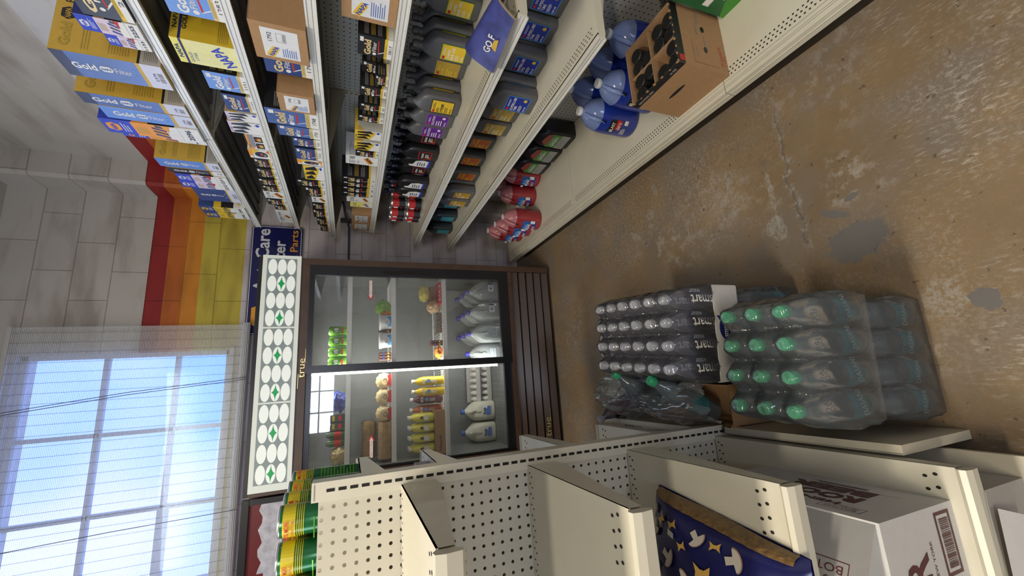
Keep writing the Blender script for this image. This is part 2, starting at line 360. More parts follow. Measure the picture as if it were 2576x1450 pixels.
    # dark pits
    base = mix(math2('MULTIPLY', ramp(noise(30, 3), .66, .70), .7), base, (0.08, 0.055, 0.04))
    # a long crack across the slab with chipped rim
    wob = math2('ADD', math2('SUBTRACT', sep.outputs['Y'], .885), math2('MULTIPLY', math2('SUBTRACT', noise(7, 8, .6), .5), .12))
    ab = n.new('ShaderNodeMath'); ab.operation = 'ABSOLUTE'; l.new(wob, ab.inputs[0])
    xin = math2('MULTIPLY', ramp(sep.outputs['X'], .30, .42), ramp(sep.outputs['X'], .86, .96, (1, 1, 1, 1), (0, 0, 0, 1)))
    base = mix(math2('MULTIPLY', math2('MULTIPLY', ramp(ab.outputs[0], .006, .022, (1, 1, 1, 1), (0, 0, 0, 1)), xin), math2('MULTIPLY', mid, .8)), base, (0.36, 0.35, 0.31))
    base = mix(math2('MULTIPLY', math2('MULTIPLY', ramp(ab.outputs[0], .0015, .005, (1, 1, 1, 1), (0, 0, 0, 1)), xin), .8), base, (0.10, 0.10, 0.10))
    l.new(base, b.inputs['Base Color']); b.inputs['Roughness'].default_value = 0.42; b.inputs['Specular IOR Level'].default_value = 0.35
    bp = n.new('ShaderNodeBump'); bp.inputs['Strength'].default_value = 0.25; bp.inputs['Distance'].default_value = 0.002; l.new(noise(60, 8, .7), bp.inputs['Height']); l.new(bp.outputs['Normal'], b.inputs['Normal'])
    return m
MB().box(XL, XR, YB, WY, -.1, 0, floor_mat()).build('floor', kind='structure')

# window: painted steel frame, panes
MF = mat('window_paint', (0.50, 0.49, 0.45), 0.5, var=0.08)
w = MB(); w.box(WX0, WX1, WY + .05, WY + .10, WZ0, WZ0 + .03, MF); w.box(WX0, WX1, WY + .05, WY + .10, WZ1 - .03, WZ1, MF); w.box(WX1 - .03, WX1, WY + .05, WY + .10, WZ0, WZ1, MF); w.box(WX0, WX0 + .03, WY + .05, WY + .10, WZ0, WZ1, MF)
for z in (2.60, 2.985): w.box(WX0, WX1, WY + .055, WY + .095, z - .013, z + .013, MF)
for x in (-.195, -.68, -1.15): w.box(x - .013, x + .013, WY + .055, WY + .095, WZ0, WZ1, MF)
w.box(-1.62, -.68, WY + .05, WY + .10, 2.575, 2.625, MF); w.box(-.74, -.19, WY + .05, WY + .10, 2.985 - .004, 2.985 + .004, MF)
win = w.build('window_1', kind='structure')
MB().box(WX0, WX1, WY + .072, WY + .076, WZ0, WZ1, clear('window_glass', (.8, .9, 1), .04, .02, .15)).build('window_pane', win)
MB().box(WX0 - .02, WX1 + .02, WY - .012, WY + .05, WZ0 - .03, WZ0, MF).build('window_sill', win)

# roll-up slat blind
SL = clear('blind_slat_vinyl', (0.80, 0.80, 0.78), .40, .4, .05)
bl = empty('window_blind', (0, 0, 0), 0, 'grey see-through slatted roll-up blind hanging over the window', 'blind')
m_ = MB(); z = 2.20
while z < 3.415:
    m_.box(-1.50, .497, 3.432, 3.4345, z, z + .0052, SL); z += .0080
m_.build('slats', bl)
HEM = mat('blind_roll_vinyl', (0.42, 0.42, 0.42), 0.6, var=0.1, scale=120)
h_ = MB()
pr = [(.0205 + .0012 * (k % 2), -1.50 + k * 2.02 / 2) for k in range(3)]
h_.lathe([(0.022, -1.5), (0.022, .505)], HEM, (0, 3.412, 2.178), 14, 'X')
for k in range(14):
    a = 2 * PI * k / 14; h_.tube([(-1.5, 3.412 + .022 * math.cos(a), 2.178 + .022 * math.sin(a)), (.507, 3.412 + .022 * math.cos(a), 2.178 + .022 * math.sin(a))], .0028, HEM, 5)
h_.build('bottom_roll', bl)
c_ = MB(); ST = mat('blind_string', (0.20, 0.19, 0.20), .8, var=0)
for k in range(32):
    x = .46 - k * .062; c_.tube([(x, 3.430, 2.19), (x, 3.430, 3.42)], .0009, ST, 4)
c_.build('strings', bl)
c_ = MB(); CD = mat('blind_cord', (0.10, 0.10, 0.12), .8, var=0)
for x, x2 in ((-.02, .12), (-.035, .105), (-.78, -.73)):
    c_ = MB(); c_.tube([(x, 3.405, 3.44), (x2 * .6 + x * .4, 3.402, 2.8), (x2, 3.386, 2.15)], .0022, CD, 5); c_.build('cord', bl)
hd = MB(); hd.box(-1.52, .50, 3.425, 3.445, 3.413, 3.435, MF); hd.build('head_rail', bl)

# metal service sign on the wall
s = MB(); SY = 3.455
fr = Fr((0.424, SY, 1.852), (1, 0, 0), (0, 0, 1)); W_, H_ = .850, .345
SN = mat('sign_navy_enamel', (0.008, 0.009, 0.085), .25, var=0.02)
s.M = Matrix(((1, 0, 0, 0), (0, 0, 1, 0), (0, -1, 0, 0), (0, 0, 0, 1)))
s.M = None
pts = [(x + W_ / 2, z + H_ / 2) for x, z, _ in [(a, b, 0) for a, b, c in rrect(0, 0, W_ / 2, H_ / 2, .03, 0)]]
s.add([fr.p(a, b, 0) for a, b in pts] + [fr.p(a, b, -.012) for a, b in pts], [tuple(range(len(pts)))] + [(i, (i + len(pts)), (i + 1) % len(pts) + len(pts), (i + 1) % len(pts)) for i in range(len(pts))], SN)
sw = mat('sign_white_enamel', (0.62, 0.63, 0.66), .3); so = mat('sign_orange_enamel', (0.75, 0.33, 0.02), .3)
def rloop(hx, hy, r, t):
    o_ = [(a + W_ / 2, b + H_ / 2) for a, b, c in rrect(0, 0, hx, hy, r, 0)]; i_ = [(a + W_ / 2, b + H_ / 2) for a, b, c in rrect(0, 0, hx - t, hy - t, r - t, 0)]; n = len(o_)
    s.add([fr.p(a, b, .001) for a, b in o_ + i_], [(k, (k + 1) % n, n + (k + 1) % n, n + k) for k in range(n)], sw)
rloop(W_ / 2 - .005, H_ / 2 - .005, .027, .0045)
s.text(fr, 'AutoCare', .825, .268, .092, sw, w=.50, al='R', bold=.022); s.text(fr, 'Center', .735, .155, .085, sw, w=.34, al='R', bold=.022)
s.text(fr, 'NAPA Parts', .825, .055, .052, so, w=.44, al='R', bold=.01)
s.poly(fr, [(.03, .20), (.075, .315), (.20, .315), (.245, .20), (.20, .085), (.075, .085)], so, .001)
s.text(fr, 'NAPA', .137, .20, .07, SN, w=.17, l=.002, bold=.03)
s.build('wall_sign', label='dark blue sign with white lettering and orange hexagon on the back wall', cat='sign')

# conduit on the wall
c = MB(); CM = mat('conduit_paint', (0.06, 0.05, 0.055), .5)
c.tube([(.84, 3.462, 1.505), (1.30, 3.460, 1.508), (1.44, 3.455, 1.545), (1.447, 3.27, 1.555)], .008, CM, 8)
c.box(1.352, 1.380, 3.445, 3.48, 1.49, 1.575, CM)
c.build('wall_conduit', label='thin dark conduit clipped along the block wall beside the cooler', cat='pipe')
# ------------------------------------------------------------------ shelving
def peg_mat(name, ax, pitch, off=(0, 0), col=(0.50, 0.48, 0.42), r=0.0033, see=False):
    m = bpy.data.materials.new(name); m.use_nodes = True; n = m.node_tree.nodes; l = m.node_tree.links; b = n['Principled BSDF']
    tc = n.new('ShaderNodeTexCoord'); sp = n.new('ShaderNodeSeparateXYZ'); l.new(tc.outputs['Object'], sp.inputs[0])
    ds = []
    for a, o in zip((ax, 'Z'), off):
        t = n.new('ShaderNodeMath'); t.operation = 'ADD'; t.inputs[1].default_value = 10 * pitch - o; l.new(sp.outputs[a], t.inputs[0])
        q = n.new('ShaderNodeMath'); q.operation = 'PINGPONG'; q.inputs[1].default_value = pitch / 2; l.new(t.outputs[0], q.inputs[0])
        k = n.new('ShaderNodeMath'); k.operation = 'POWER'; k.inputs[1].default_value = 2; l.new(q.outputs[0], k.inputs[0]); ds.append(k.outputs[0])
    s = n.new('ShaderNodeMath'); s.operation = 'ADD'; l.new(ds[0], s.inputs[0]); l.new(ds[1], s.inputs[1])
    lt = n.new('ShaderNodeMath'); lt.operation = 'LESS_THAN'; lt.inputs[1].default_value = r * r; l.new(s.outputs[0], lt.inputs[0])
    ns = n.new('ShaderNodeTexNoise'); ns.inputs['Scale'].default_value = 4; ns.inputs['Detail'].default_value = 6; l.new(tc.outputs['Object'], ns.inputs['Vector'])
    mx = n.new('ShaderNodeMix'); mx.data_type = 'RGBA'; mx.inputs[6].default_value = tuple(c * .88 for c in col) + (1,); mx.inputs[7].default_value = tuple(c * 1.1 for c in col) + (1,); l.new(ns.outputs['Fac'], mx.inputs[0])
    b.inputs['Roughness'].default_value = .5
    if see:
        l.new(mx.outputs[2], b.inputs['Base Color'])
        out = n['Material Output']; tr = n.new('ShaderNodeBsdfTransparent'); ms = n.new('ShaderNodeMixShader')
        l.new(lt.outputs[0], ms.inputs[0]); l.new(b.outputs[0], ms.inputs[1]); l.new(tr.outputs[0], ms.inputs[2]); l.new(ms.outputs[0], out.inputs[0])
    else:
        h = n.new('ShaderNodeMix'); h.data_type = 'RGBA'; l.new(lt.outputs[0], h.inputs[0]); l.new(mx.outputs[2], h.inputs[6]); h.inputs[7].default_value = (0.012, 0.01, 0.01, 1); l.new(h.outputs[2], b.inputs['Base Color'])
    return m
PEG_R = peg_mat('pegboard_wall_side', 'Y', .0254, (.012, .0107), (0.50, 0.49, 0.45))
UNDER_SHADE = mat('shelf_underside_shade', (0.16, 0.15, 0.14), .55, var=0.15, scale=12)  # shade beneath the cream shelves, put into the colour as a darker grey
RAIL = mat('price_rail_plastic', (0.66, 0.66, 0.62), .3, var=0.04)
KICK = mat('dark_kick_plate', (0.022, 0.016, 0.012), .45)
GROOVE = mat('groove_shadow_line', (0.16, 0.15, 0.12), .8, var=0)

rs = empty('gondola_shelving', (1.3, 1.5, 0), 0, 'long cream metal wall shelving with six tiers of car supplies on the right', 'shelving')
def P(mb_, name, parent, label=None):
    o = mb_.build(name, parent); o.location = -Vector(parent.location); 
    if parent.rotation_euler.z: raise Exception
    if label: o['label'] = label
    return o
SEC = [(-.21, .945), (.945, 2.10), (2.10, 3.255)]
XB = 1.58
for (y0, y1) in SEC:
    P(MB().box(XB, XB + .012, y0 + .01, y1 - .01,   .16, 2.27, PEG_R), 'back_panel', rs)
for y in (-.21, .945, 2.10, 3.245):
    m_ = MB(); m_.box(XB - .006, XB + .03, y - .014, y + .014, .10, 2.28, CREAMD)
    fr = Fr((XB - .006, y, 0), (0, -1, 0), (0, 0, 1))
    for k in range(80):
        z = .20 + k * .0254; m_.rect(fr, -.003, z, .003, z + .013, HOLE, .0005)
    P(m_, 'upright', rs)
def shelf(name, xf, z0, h, y0, y1, slots, parent, mir=None, mup=CREAM):
    """wall shelf: tray with a front lip; z0 = bottom edge of the lip"""
    m_ = MB(); zt = z0 + h
    m_.box(xf + .012, XB - .006, y0 + .003, y1 - .003, zt - .004, zt, mup)
    m_.box(xf + .012, XB - .006, y0 + .004, y1 - .004, zt - .006, zt - .0041, UNDER_SHADE)
    m_.box(xf + .004, xf + .018, y0 + .003, y1 - .003, z0 + .004, zt, mup)       # lip body
    for y in (y0 + .003, y1 - .006): m_.box(xf + .018, XB - .01, y, y + .003, zt - .032, zt - .004, mup)   # side flanges
    for k in (.28, .5, .72):   # stiffening channels underneath
        x = xf + (XB - xf) * k; m_.box(x - .02, x + .02, y0 + .02, y1 - .02, zt - .018, zt - .006, UNDER_SHADE)
    fr = Fr((xf + .012, y1, zt), (0, -1, 0), (1, 0, 0))
    fr = Fr((xf + .012, y0, zt), (1, 0, 0), (0, 1, 0))
    if slots:
        n = int((y1 - y0 - .06) / .0165)
        for k in range(n):
            y = .03 + k * .0165
            for r in range(slots): m_.rect(fr, .022 + r * .013 , y + (r % 2) * .008, .0265 + r * .013, y + (r % 2) * .008 + .0065, HOLE, .0004)
    m_.rect(fr, .004, 0.004, .0052, y1 - y0 - .004, GROOVE, .0004)
    o = P(m_, name, parent)
    q = MB(); q.box(xf, xf + .004, y0 + .004, y1 - .004, z0, zt - .001, RAIL)
    q.box(xf - .003, xf, y0 + .004, y1 - .004, z0, z0 + .006, RAIL); q.box(xf - .003, xf, y0 + .004, y1 - .004, zt - .007, zt - .001, RAIL)
    f2 = Fr((xf, y1, z0), (0, -1, 0), (0, 0, 1)); q.rect(f2, .004, h * .36, y1 - y0 - .004, h * .40, GROOVE, .0004)
    b = q.build('price_rail', o)
    for y in (y0 + .012, y1 - .016):   # brackets under the ends
        k_ = MB()
        k_.add([(XB - .01, y, zt - .006), (xf + .05, y, zt - .006), (xf + .05, y, zt - .030), (XB - .01, y, zt - .10)], [(0, 1, 2, 3)], CREAMD)
        k_.add([(XB - .01, y + .003, zt - .006), (xf + .05, y + .003, zt - .006), (xf + .05, y + .003, zt - .030), (XB - .01, y + .003, zt - .10)], [(3, 2, 1, 0)], CREAMD)
        k_.box(xf + .05, XB - .01, y, y + .003, zt - .030, zt - .028, UNDER_SHADE); k_.build('bracket', o)
    return o
TIERS = {'A': (1.185, 2.10, .034), 'B': (1.190, 1.848, .034), 'C': (1.142, 1.598, .036), 'D': (1.197, 1.320, .036), 'E': (1.097, .981, .034), 'F': (1.100, .690, .034)}
for t, (xf, z0, hh) in TIERS.items():
    for i, (y0, y1) in enumerate(SEC):
        if t in 'EF' and i == 0: continue
        shelf('shelf', xf, z0, hh, y0, y1, {'E': 3, 'F': 3}.get(t, 0), rs)
# base deck
for (y0, y1) in SEC:
    m_ = MB(); m_.box(1.02, XB - .006, y0 + .0015, y1 - .0015, .155, .165, CREAM)
    m_.box(1.006, 1.022, y0 + .0015, y1 - .0015, .122, .1645, CREAM); m_.box(1.003, 1.007, y0 + .0015, y1 - .0015, .119, .143, CREAM)
    fr = Fr((1.02, y0, .165), (1, 0, 0), (0, 1, 0)); n = int((y1 - y0 - .05) / .0160)
    for k in range(n):
        y = .025 + k * .0160
        for r in range(3): m_.rect(fr, .040 + r * .014, y + (r % 2) * .008, .0455 + r * .014, y + (r % 2) * .008 + .0062, HOLE, .0004)
    for a in (.002, .010, .026): m_.rect(fr, a, .002, a + .0013, y1 - y0 - .002, GROOVE, .0005)
    m_.rect(Fr((1.003, y1, .119), (0, -1, 0), (0, 0, 1)), .002, .0225, y1 - y0 - .002, .024, GROOVE, .0005)
    P(m_, 'base_deck', rs)
m_ = MB(); m_.box(1.06, 1.075, -.21, 3.255, 0, .12, KICK); m_.box(1.05, 1.06, -.21, 3.255, .108, .118, KICK); P(m_, 'kick_plate', rs)

# ------------------------------------------------------------------ near double-sided gondola (runs across the aisle end)
GY = 1.12; GE = -.240       # centre plane, end of the run
PEG_G = peg_mat('pegboard_gondola', 'X', .0253, (-.2640, .0200), (0.55, 0.52, 0.43), .0042, see=True)
gs = empty('double_sided_gondola', (-.8, GY, 0), 0, 'cream double-sided pegboard gondola with empty shelves standing nearest on the left', 'shelving')
GX0 = -1.55
m_ = MB(); m_.box(GX0, -.249, GY - .012, GY - .009, .13, 1.545, PEG_G); P(m_, 'front_pegboard', gs)
m_ = MB(); m_.box(GX0, -.249, GY + .022, GY + .025, .13, 1.545, peg_mat('pegboard_gondola_rear', 'X', .0253, (-.2640, .0200), (0.55, 0.52, 0.43), .0042, see=True)); P(m_, 'rear_pegboard', gs)
def upright(x0, x1, nm):
    m_ = MB(); m_.box(x0, x1, GY - .016, GY + .029, 0.02, 1.56, CREAM)
    fr = Fr(((x0 + x1) / 2 + .004, GY - .016, 0), (1, 0, 0), (0, 0, 1))
    for k in range(54):
        z = .165 + k * .0254
        m_.rect(fr, -.006, z, .001, z + .0175, HOLE, .0006)
    fr = Fr((x1, GY - .016, 0), (0, 1, 0), (0, 0, 1))
    for sx in (-.02,): m_.rect(Fr((x0, GY - .016, 0), (1, 0, 0), (0, 0, 1)), .004, 1.553, x1 - x0 - .004, 1.5545, GROOVE, .0006)
    P(m_, 'upright', gs)
upright(-.250, -.208, 'u'); upright(-1.50, -1.455, 'u2')
def gshelf(z, depth, side, x1=GE, holes=True, endh=.085):
    """side -1 faces the camera, +1 faces the cooler; z = top surface"""
    ys = GY - .016 if side < 0 else GY + .029
    y1 = ys + side * depth; m_ = MB(); a, b = sorted((ys, y1))
    m_.box(-1.455, x1, a, b, z - .004, z, CREAM)
    fl = y1
    # turned-up rounded front rail
    prof = [(0, -.004), (.004, -.030), (.012, -.042), (.020, -.036), (.022, -.012), (.018, .004), (.008, .006), (0, 0)]
    rg = []
    for x in (-1.455, x1 - .002): rg.append([(x, fl + side * p, z + q) for p, q in prof] if side > 0 else [(x, fl + side * p, z + q) for p, q in prof][::-1])
    m_.loft(rg, CREAM, smooth=False)
    # end flange plate (tapering bracket)
    ex = x1 - .003
    for dx in (0, .003):
        pts = [(ex + dx, ys, z), (ex + dx, ys, z - endh), (ex + dx, ys + side * .06, z - endh), (ex + dx, y1, z - .03), (ex + dx, y1, z)]
        m_.add(pts, [(0, 1, 2, 3, 4) if (dx > 0) == (side > 0) else (4, 3, 2, 1, 0)], CREAM)
    if holes:
        fr = Fr((x1, ys, z), (-1, 0, 0), (0, side, 0)) if side > 0 else Fr((x1, ys, z), (-1, 0, 0), (0, -1, 0))
        fr = Fr((x1, 0, z), (1, 0, 0), (0, 1, 0))
        for k in range(44):
            x = -.018 - k * .0262
            for r, rr in ((.012, .0016), (.024, .0016)):
                m_.disc(fr, x - (.008 if r > .02 else 0), ys + side * r, .0022, HOLE, .0042, 8, .0004)
            for r in (.034, .052):
                m_.disc(fr, x - (.006 if r > .04 else 0), y1 - side * r, .0034, HOLE, .0044, 10, .0004)
    P(m_, 'shelf', gs)
for z, d in ((1.362, .435), (1.025, .445), (.695, .485)): gshelf(z, d, -1)
gshelf(.335, .60, -1)
for z, d in ((1.452, .45), (1.235, .44), (.815, .50), (.415, .54)): gshelf(z, d, 1)
m_ = MB(); m_.box(-1.455, GE, GY - .66, GY + .62, .115, .13, CREAMD); m_.box(-1.45, GE - .02, GY - .62, GY + .58, 0, .115, KICK); P(m_, 'base_deck', gs)

# loose shelf panels leaned on edge against the end of the gondola
def leaned(y0, y1, xt, xb, zt, label):
    m_ = MB(); t = .022
    m_.add([(xt, y0, zt), (xt + t, y0, zt), (xb + t, y0, 0), (xb, y0, 0), (xt, y1, zt), (xt + t, y1, zt), (xb + t, y1, 0), (xb, y1, 0)],
           [(0, 3, 2, 1), (4, 5, 6, 7), (0, 1, 5, 4), (1, 2, 6, 5), (2, 3, 7, 6), (3, 0, 4, 7)], CREAMD)
    fr = Fr((0, y0, 0), (1, 0, 0), (0, 0, 1))
    m_.rect(Fr((0, y0, zt), (1, 0, 0), (0, 1, 0)), xt + .002, 0.0, xt + .0035, y1 - y0, GROOVE, .0005)
    m_.build('loose_shelf_panel', label=label, cat='shelf panel', group='loose shelf panels leaning on the gondola end')
leaned(.600, 1.085, -.234, -.232, .305, 'cream metal shelf panel leaned on edge beside the green-capped water packs')
leaned(1.165, 1.74, -.236, -.212, .36, 'scuffed cream shelf panel leaned on edge beside the open bag of bottles')
# ------------------------------------------------------------------ glass door cooler
CY = 2.80
WOOD = mat('brown_woodgrain_vinyl', (0.065, 0.036, 0.022), .4, var=0.25, scale=14); BFR = mat('black_door_frame', (0.010, 0.010, 0.013), .28, var=0)
LINER = mat('cooler_liner', (0.17, 0.18, 0.175), .4); WIRE = mat('white_shelf_wire', (0.90, 0.90, 0.86), .35, var=0)
co = empty('glass_door_cooler', (.14, CY, 0), 0, 'tall brown two-door glass cooler stocked with drinks and bread, lit sign on top', 'cooler')
CX0, CX1 = -.545, .830
m_ = MB()
m_.box(CX0, CX0 + .045, CY + .012, 3.44, .03, 2.0, WOOD); m_.box(CX1 - .042, CX1, CY + .0, 3.44, .03, 2.0, WOOD)
m_.box(CX0, CX1, 3.41, 3.44, .03, 2.0, WOOD); m_.box(CX0, CX1, CY + .03, 3.44, 1.86, 2.0, WOOD)
m_.box(CX0, CX1, CY + .05, 3.44, .03, .36, KICK)
m_.box(CX0 + .04, CX1 - .04, CY + .002, CY + .05, 1.731, 1.785, WOOD)
for x in (CX0 + .06, CX1 - .10): m_.box(x, x + .05, CY + .08, CY + .13, 0, .03, KICK)
P(m_, 'cabinet', co)
m_ = MB()  # liner
m_.box(CX0 + .045, CX1 - .042, 3.36, 3.40, .40, 1.80, LINER); m_.box(CX0 + .045, CX0 + .06, CY + .05, 3.38, .40, 1.80, LINER); m_.box(CX1 - .058, CX1 - .042, CY + .05, 3.38, .40, 1.80, LINER)
m_.box(CX0 + .045, CX1 - .042, CY + .05, 3.38, 1.76, 1.80, LINER); m_.box(CX0 + .045, CX1 - .042, CY + .05, 3.38, .385, .405, LINER)
fr = Fr((CX0 + .06, CY + .06, .405), (1, 0, 0), (0, 1, 0))
for i in range(30):
    for j in range(7): m_.rect(fr, .012 + i * .0425, .03 + j * .075, .022 + i * .0425, .085 + j * .075, GREY, .0006)
P(m_, 'liner', co)
# door frames
def door(x0, x1, y, gx0, gx1, gz0, gz1, nm, handle=None):
    m_ = MB(); z0, z1 = .377, 1.731
    m_.box(x0, gx0, y, y + .03, z0, z1, BFR); m_.box(gx1, x1, y, y + .03, z0, z1, BFR); m_.box(gx0, gx1, y, y + .03, gz1, z1, BFR); m_.box(gx0, gx1, y, y + .03, z0, gz0, BFR)
    for g in (.008, .018): m_.box(gx0 - g - .003, gx1 + g + .003, y - .003, y, gz1 + g, gz1 + g + .003, BFR)
    o = P(m_, 'door', co)
    GL = clear('cooler_door_glass', (.5, .5, .5), .04, .015, .36)
    MB().box(gx0, gx1, y + .012, y + .016, gz0, gz1, GL).build('glass', o)
    if handle:
        h = MB(); h.box(handle - .009, handle + .009, y - .002, y, .96, 1.28, HOLE); h.box(handle - .013, handle - .009, y - .006, y, .95, 1.29, BFR); h.box(handle + .009, handle + .013, y - .006, y, .95, 1.29, BFR); h.build('handle', o)
    return o
d1 = door(-.535, .125, CY + .032, -.487, .100, .433, 1.702, 'l')
d2 = door(.100, .787, CY, .146, .722, .450, 1.700, 'r', .753)
def arrow(fr, m_):
    m_.rect(fr, 0, -.010, .105, .010, WHITE, .0005); m_.ring(fr, 0, -.010, .105, .010, .0012, RED, .0008)
    m_.poly(fr, [(.100, -.022), (.138, 0), (.100, .022)], RED, .0004); m_.poly(fr, [(.100, -.013), (.124, 0), (.100, .013)], WHITE, .0008)
    m_.text(fr, 'Slide To Open', .053, 0, .011, RED, w=.092)
m_ = MB(); fr = Fr((.697, CY + .012, 1.361), (-1, 0, 0), (0, 0, -1)); arrow(fr, m_)
# keep the words readable left to right
m_ = MB(); f_ = Fr((.560, CY + .012, 1.361), (1, 0, 0), (0, 0, 1))
m_.rect(f_, .030, -.010, .135, .010, WHITE); m_.ring(f_, .030, -.010, .135, .010, .0012, RED, .0009); m_.poly(f_, [(.034, -.022), (-.002, 0), (.034, .022)], RED, .0005); m_.poly(f_, [(.034, -.013), (.011, 0), (.034, .013)], WHITE, .0009)
m_.text(f_, 'Slide To Open', .083, 0, .011, RED, w=.092); P(m_, 'sticker', co, 'white sticker with a red arrow pointing left')
m_ = MB(); f_ = Fr((-.435, CY + .044, 1.348), (1, 0, 0), (0, 0, 1))
m_.rect(f_, 0, -.010, .105, .010, WHITE); m_.ring(f_, 0, -.010, .105, .010, .0012, RED, .0009); m_.poly(f_, [(.100, -.022), (.136, 0), (.100, .022)], RED, .0005); m_.poly(f_, [(.100, -.013), (.123, 0), (.100, .013)], WHITE, .0009)
m_.text(f_, 'Slide To Open', .053, 0, .011, RED, w=.092); P(m_, 'sticker', co, 'white sticker with a red arrow pointing right')
# lamp tube behind the mullion
TUBE = mat('cooler_lamp_tube', (1, .97, .86), emit=9, var=0)
P(MB().box(.086, .097, CY + .075, CY + .085, .47, 1.71, TUBE), 'lamp_tube', co)
area('cooler_lamp_light', (.10, CY + .12, 1.70), (.10, 3.2, .6), .5, .06, 3.0, (1, .97, .88)); area('cooler_lamp_light', (.10, CY + .10, 1.0), (-.5, 3.2, 1.0), .05, 1.1, 2.2, (1, .98, .9)); area('cooler_lamp_light', (.13, CY + .10, 1.0), (.7, 3.2, 1.0), .05, 1.1, 2.8, (1, .98, .9))
# shelves inside
def wshelf(z, x0, x1):
    m_ = MB(); m_.box(x0, x1, CY + .075, CY + .082, z - .018, z + .012, WIRE)
    n = int((x1 - x0) / .0165)
    for k in range(n): x = x0 + (k + .5) * (x1 - x0) / n; m_.box(x - .0016, x + .0016, CY + .082, 3.34, z - .002, z + .001, WIRE)
    for y in (CY + .2, 3.05, 3.33): m_.box(x0, x1, y, y + .005, z - .007, z - .002, WIRE)
    P(m_, 'wire_shelf', co)
for z in (1.492, 1.210, .856): wshelf(z, -.484, .103 - .02); wshelf(z, .125, .765)
# louvres
m_ = MB()
for k in range(5):
    z1 = .340 - k * .0640; m_.add([(CX0 + .03, CY + .004, z1 - .046), (CX1 - .045, CY + .004, z1 - .046), (CX1 - .045, CY + .022, z1), (CX0 + .03, CY + .022, z1), (CX0 + .03, CY + .03, z1 - .046), (CX1 - .045, CY + .03, z1 - .046), (CX1 - .045, CY + .03, z1), (CX0 + .03, CY + .03, z1)],
        [(0, 1, 2, 3), (7, 6, 5, 4), (0, 4, 5, 1), (3, 2, 6, 7), (0, 3, 7, 4), (1, 5, 6, 2)], mat('louvre_brown', (0.060, 0.037, 0.026), .3, var=0.1))
m_.box(CX0 + .03, CX1 - .045, CY + .03, CY + .05, .03, .377, HOLE)
m_.box(CX0 + .03, CX1 - .045, CY + .0, CY + .03, .345, .377, WOOD)
P(m_, 'louvre_grille', co)
LG = mat('gold_script', (0.70, 0.55, 0.22), .25, .6, var=0)
def logo(x, z, y, s, m_):
    f_ = Fr((x, y, z), (1, 0, 0), (0, 0, 1)); m_.text(f_, 'true', 0, 0, .030 * s, LG, w=.115 * s, l=.003, bold=-.004)
    m_.rect(f_, -.12 * s, .018 * s, -.035 * s, .0205 * s, LG, .003); m_.rect(f_, .03 * s, -.018 * s, .115 * s, -.0155 * s, LG, .003)
m_ = MB(); logo(.135, 1.752, CY + .002, 1.0, m_); P(m_, 'badge', co); m_ = MB(); logo(-.370, .130, CY - .001, 1.15, m_); P(m_, 'badge', co)
# lit sign box
m_ = MB(); m_.box(CX0 - .005, CX1 + .0, CY - .005, CY + .05, 1.990, 2.015, BFR); m_.box(CX0 - .005, CX1, CY + .005, CY + .05, 1.765, 1.79, BFR); m_.box(CX0 - .01, CX0 + .008, CY - .004, CY + .05, 1.77, 2.015, WOOD); P(m_, 'sign_housing', co)
SW = mat('backlit_white_plastic', (.60, .62, .57), .35, emit=.16, var=0, ecol=(.93, 1, .90)); SB = mat('backlit_oval_white', (.66, .68, .64), .35, emit=.28, var=0, ecol=(.94, 1, .93)); SG = mat('backlit_grey', (.22, .27, .27), .35, emit=.03, var=0, ecol=(.75, .92, .90)); SN_ = mat('backlit_green', (0.0, .26, .06), .4, emit=.10, var=0, ecol=(0, .9, .25))
m_ = MB(); SYF = CY - .010; m_.box(-.535, .838, SYF, CY + .0, 1.780, 1.992, SW)
f_ = Fr((0, SYF, 0), (1, 0, 0), (0, 0, 1))
for (a, b) in ((.388, .817), (-.052, .378), (-.497, -.062)):
    m_.rect(f_, a, 1.803, b, 1.968, SG, .0006)
    wq = (b - a) / 4
    for i in range(4):
        for j in range(3):
            x = a + wq * (i + .5) ; z = 1.8335 + j * .0515
            m_.disc(f_, x, z, wq * .47, SB, .0245, 20, .0012)
            if j == 1 and i in (0, 2):
                pts = []
                for q in range(4):
                    ax, az = [(1, 0), (0, 1), (-1, 0), (0, -1)][q]; bx, bz = [(0, 1), (-1, 0), (0, -1), (1, 0)][q]
                    for t in range(5):
                        u = t / 5.0; k = (1 - u) ** 1.7; kk = u ** 1.7
                        pts.append((x + wq * .47 * (ax * k + bx * kk), z + .0225 * (az * k + bz * kk)))
                m_.poly(f_, pts, SN_, .002)
P(m_, 'lit_sign', co, 'white backlit panel with ovals and green four-point stars')

# red ice cabinet to the left of the cooler
rc = empty('ice_cabinet', (-1.05, CY + .03, 0), 0, 'red upright cabinet with a crushed ice picture beside the cooler', 'cabinet')
REDP = mat('red_cabinet_paint', (0.11, 0.004, 0.007), .3, var=0.2, scale=3)
m_ = MB(); m_.box(-1.5, -.575, CY + .03, 3.42, .02, 2.0, REDP); m_.box(-1.5, -.570, CY + .01, CY + .05, 1.985, 2.02, BFR); m_.box(-.60, -.570, CY + .015, CY + .03, .02, 2.0, BFR); P(m_, 'body', rc)
ICE = mat('crushed_ice_picture', (0.42, 0.41, 0.46), .35, var=0.35, scale=28)
m_ = MB(); f_ = Fr((-1.5, CY + .030, 0), (1, 0, 0), (0, 0, 1)); pts = []
for k in range(24): pts.append((.90 - k * .033, 1.925 + .012 * math.sin(k * 1.9) - (.03 * (k - 12) / 12 if k > 12 else 0)))
m_.poly(f_, [(.90, 1.0)] + pts + [(.14, 1.0)], ICE, .002); m_.rect(f_, .18, 1.90, .55, 1.935, REDP, .003)
P(m_, 'ice_picture', rc)

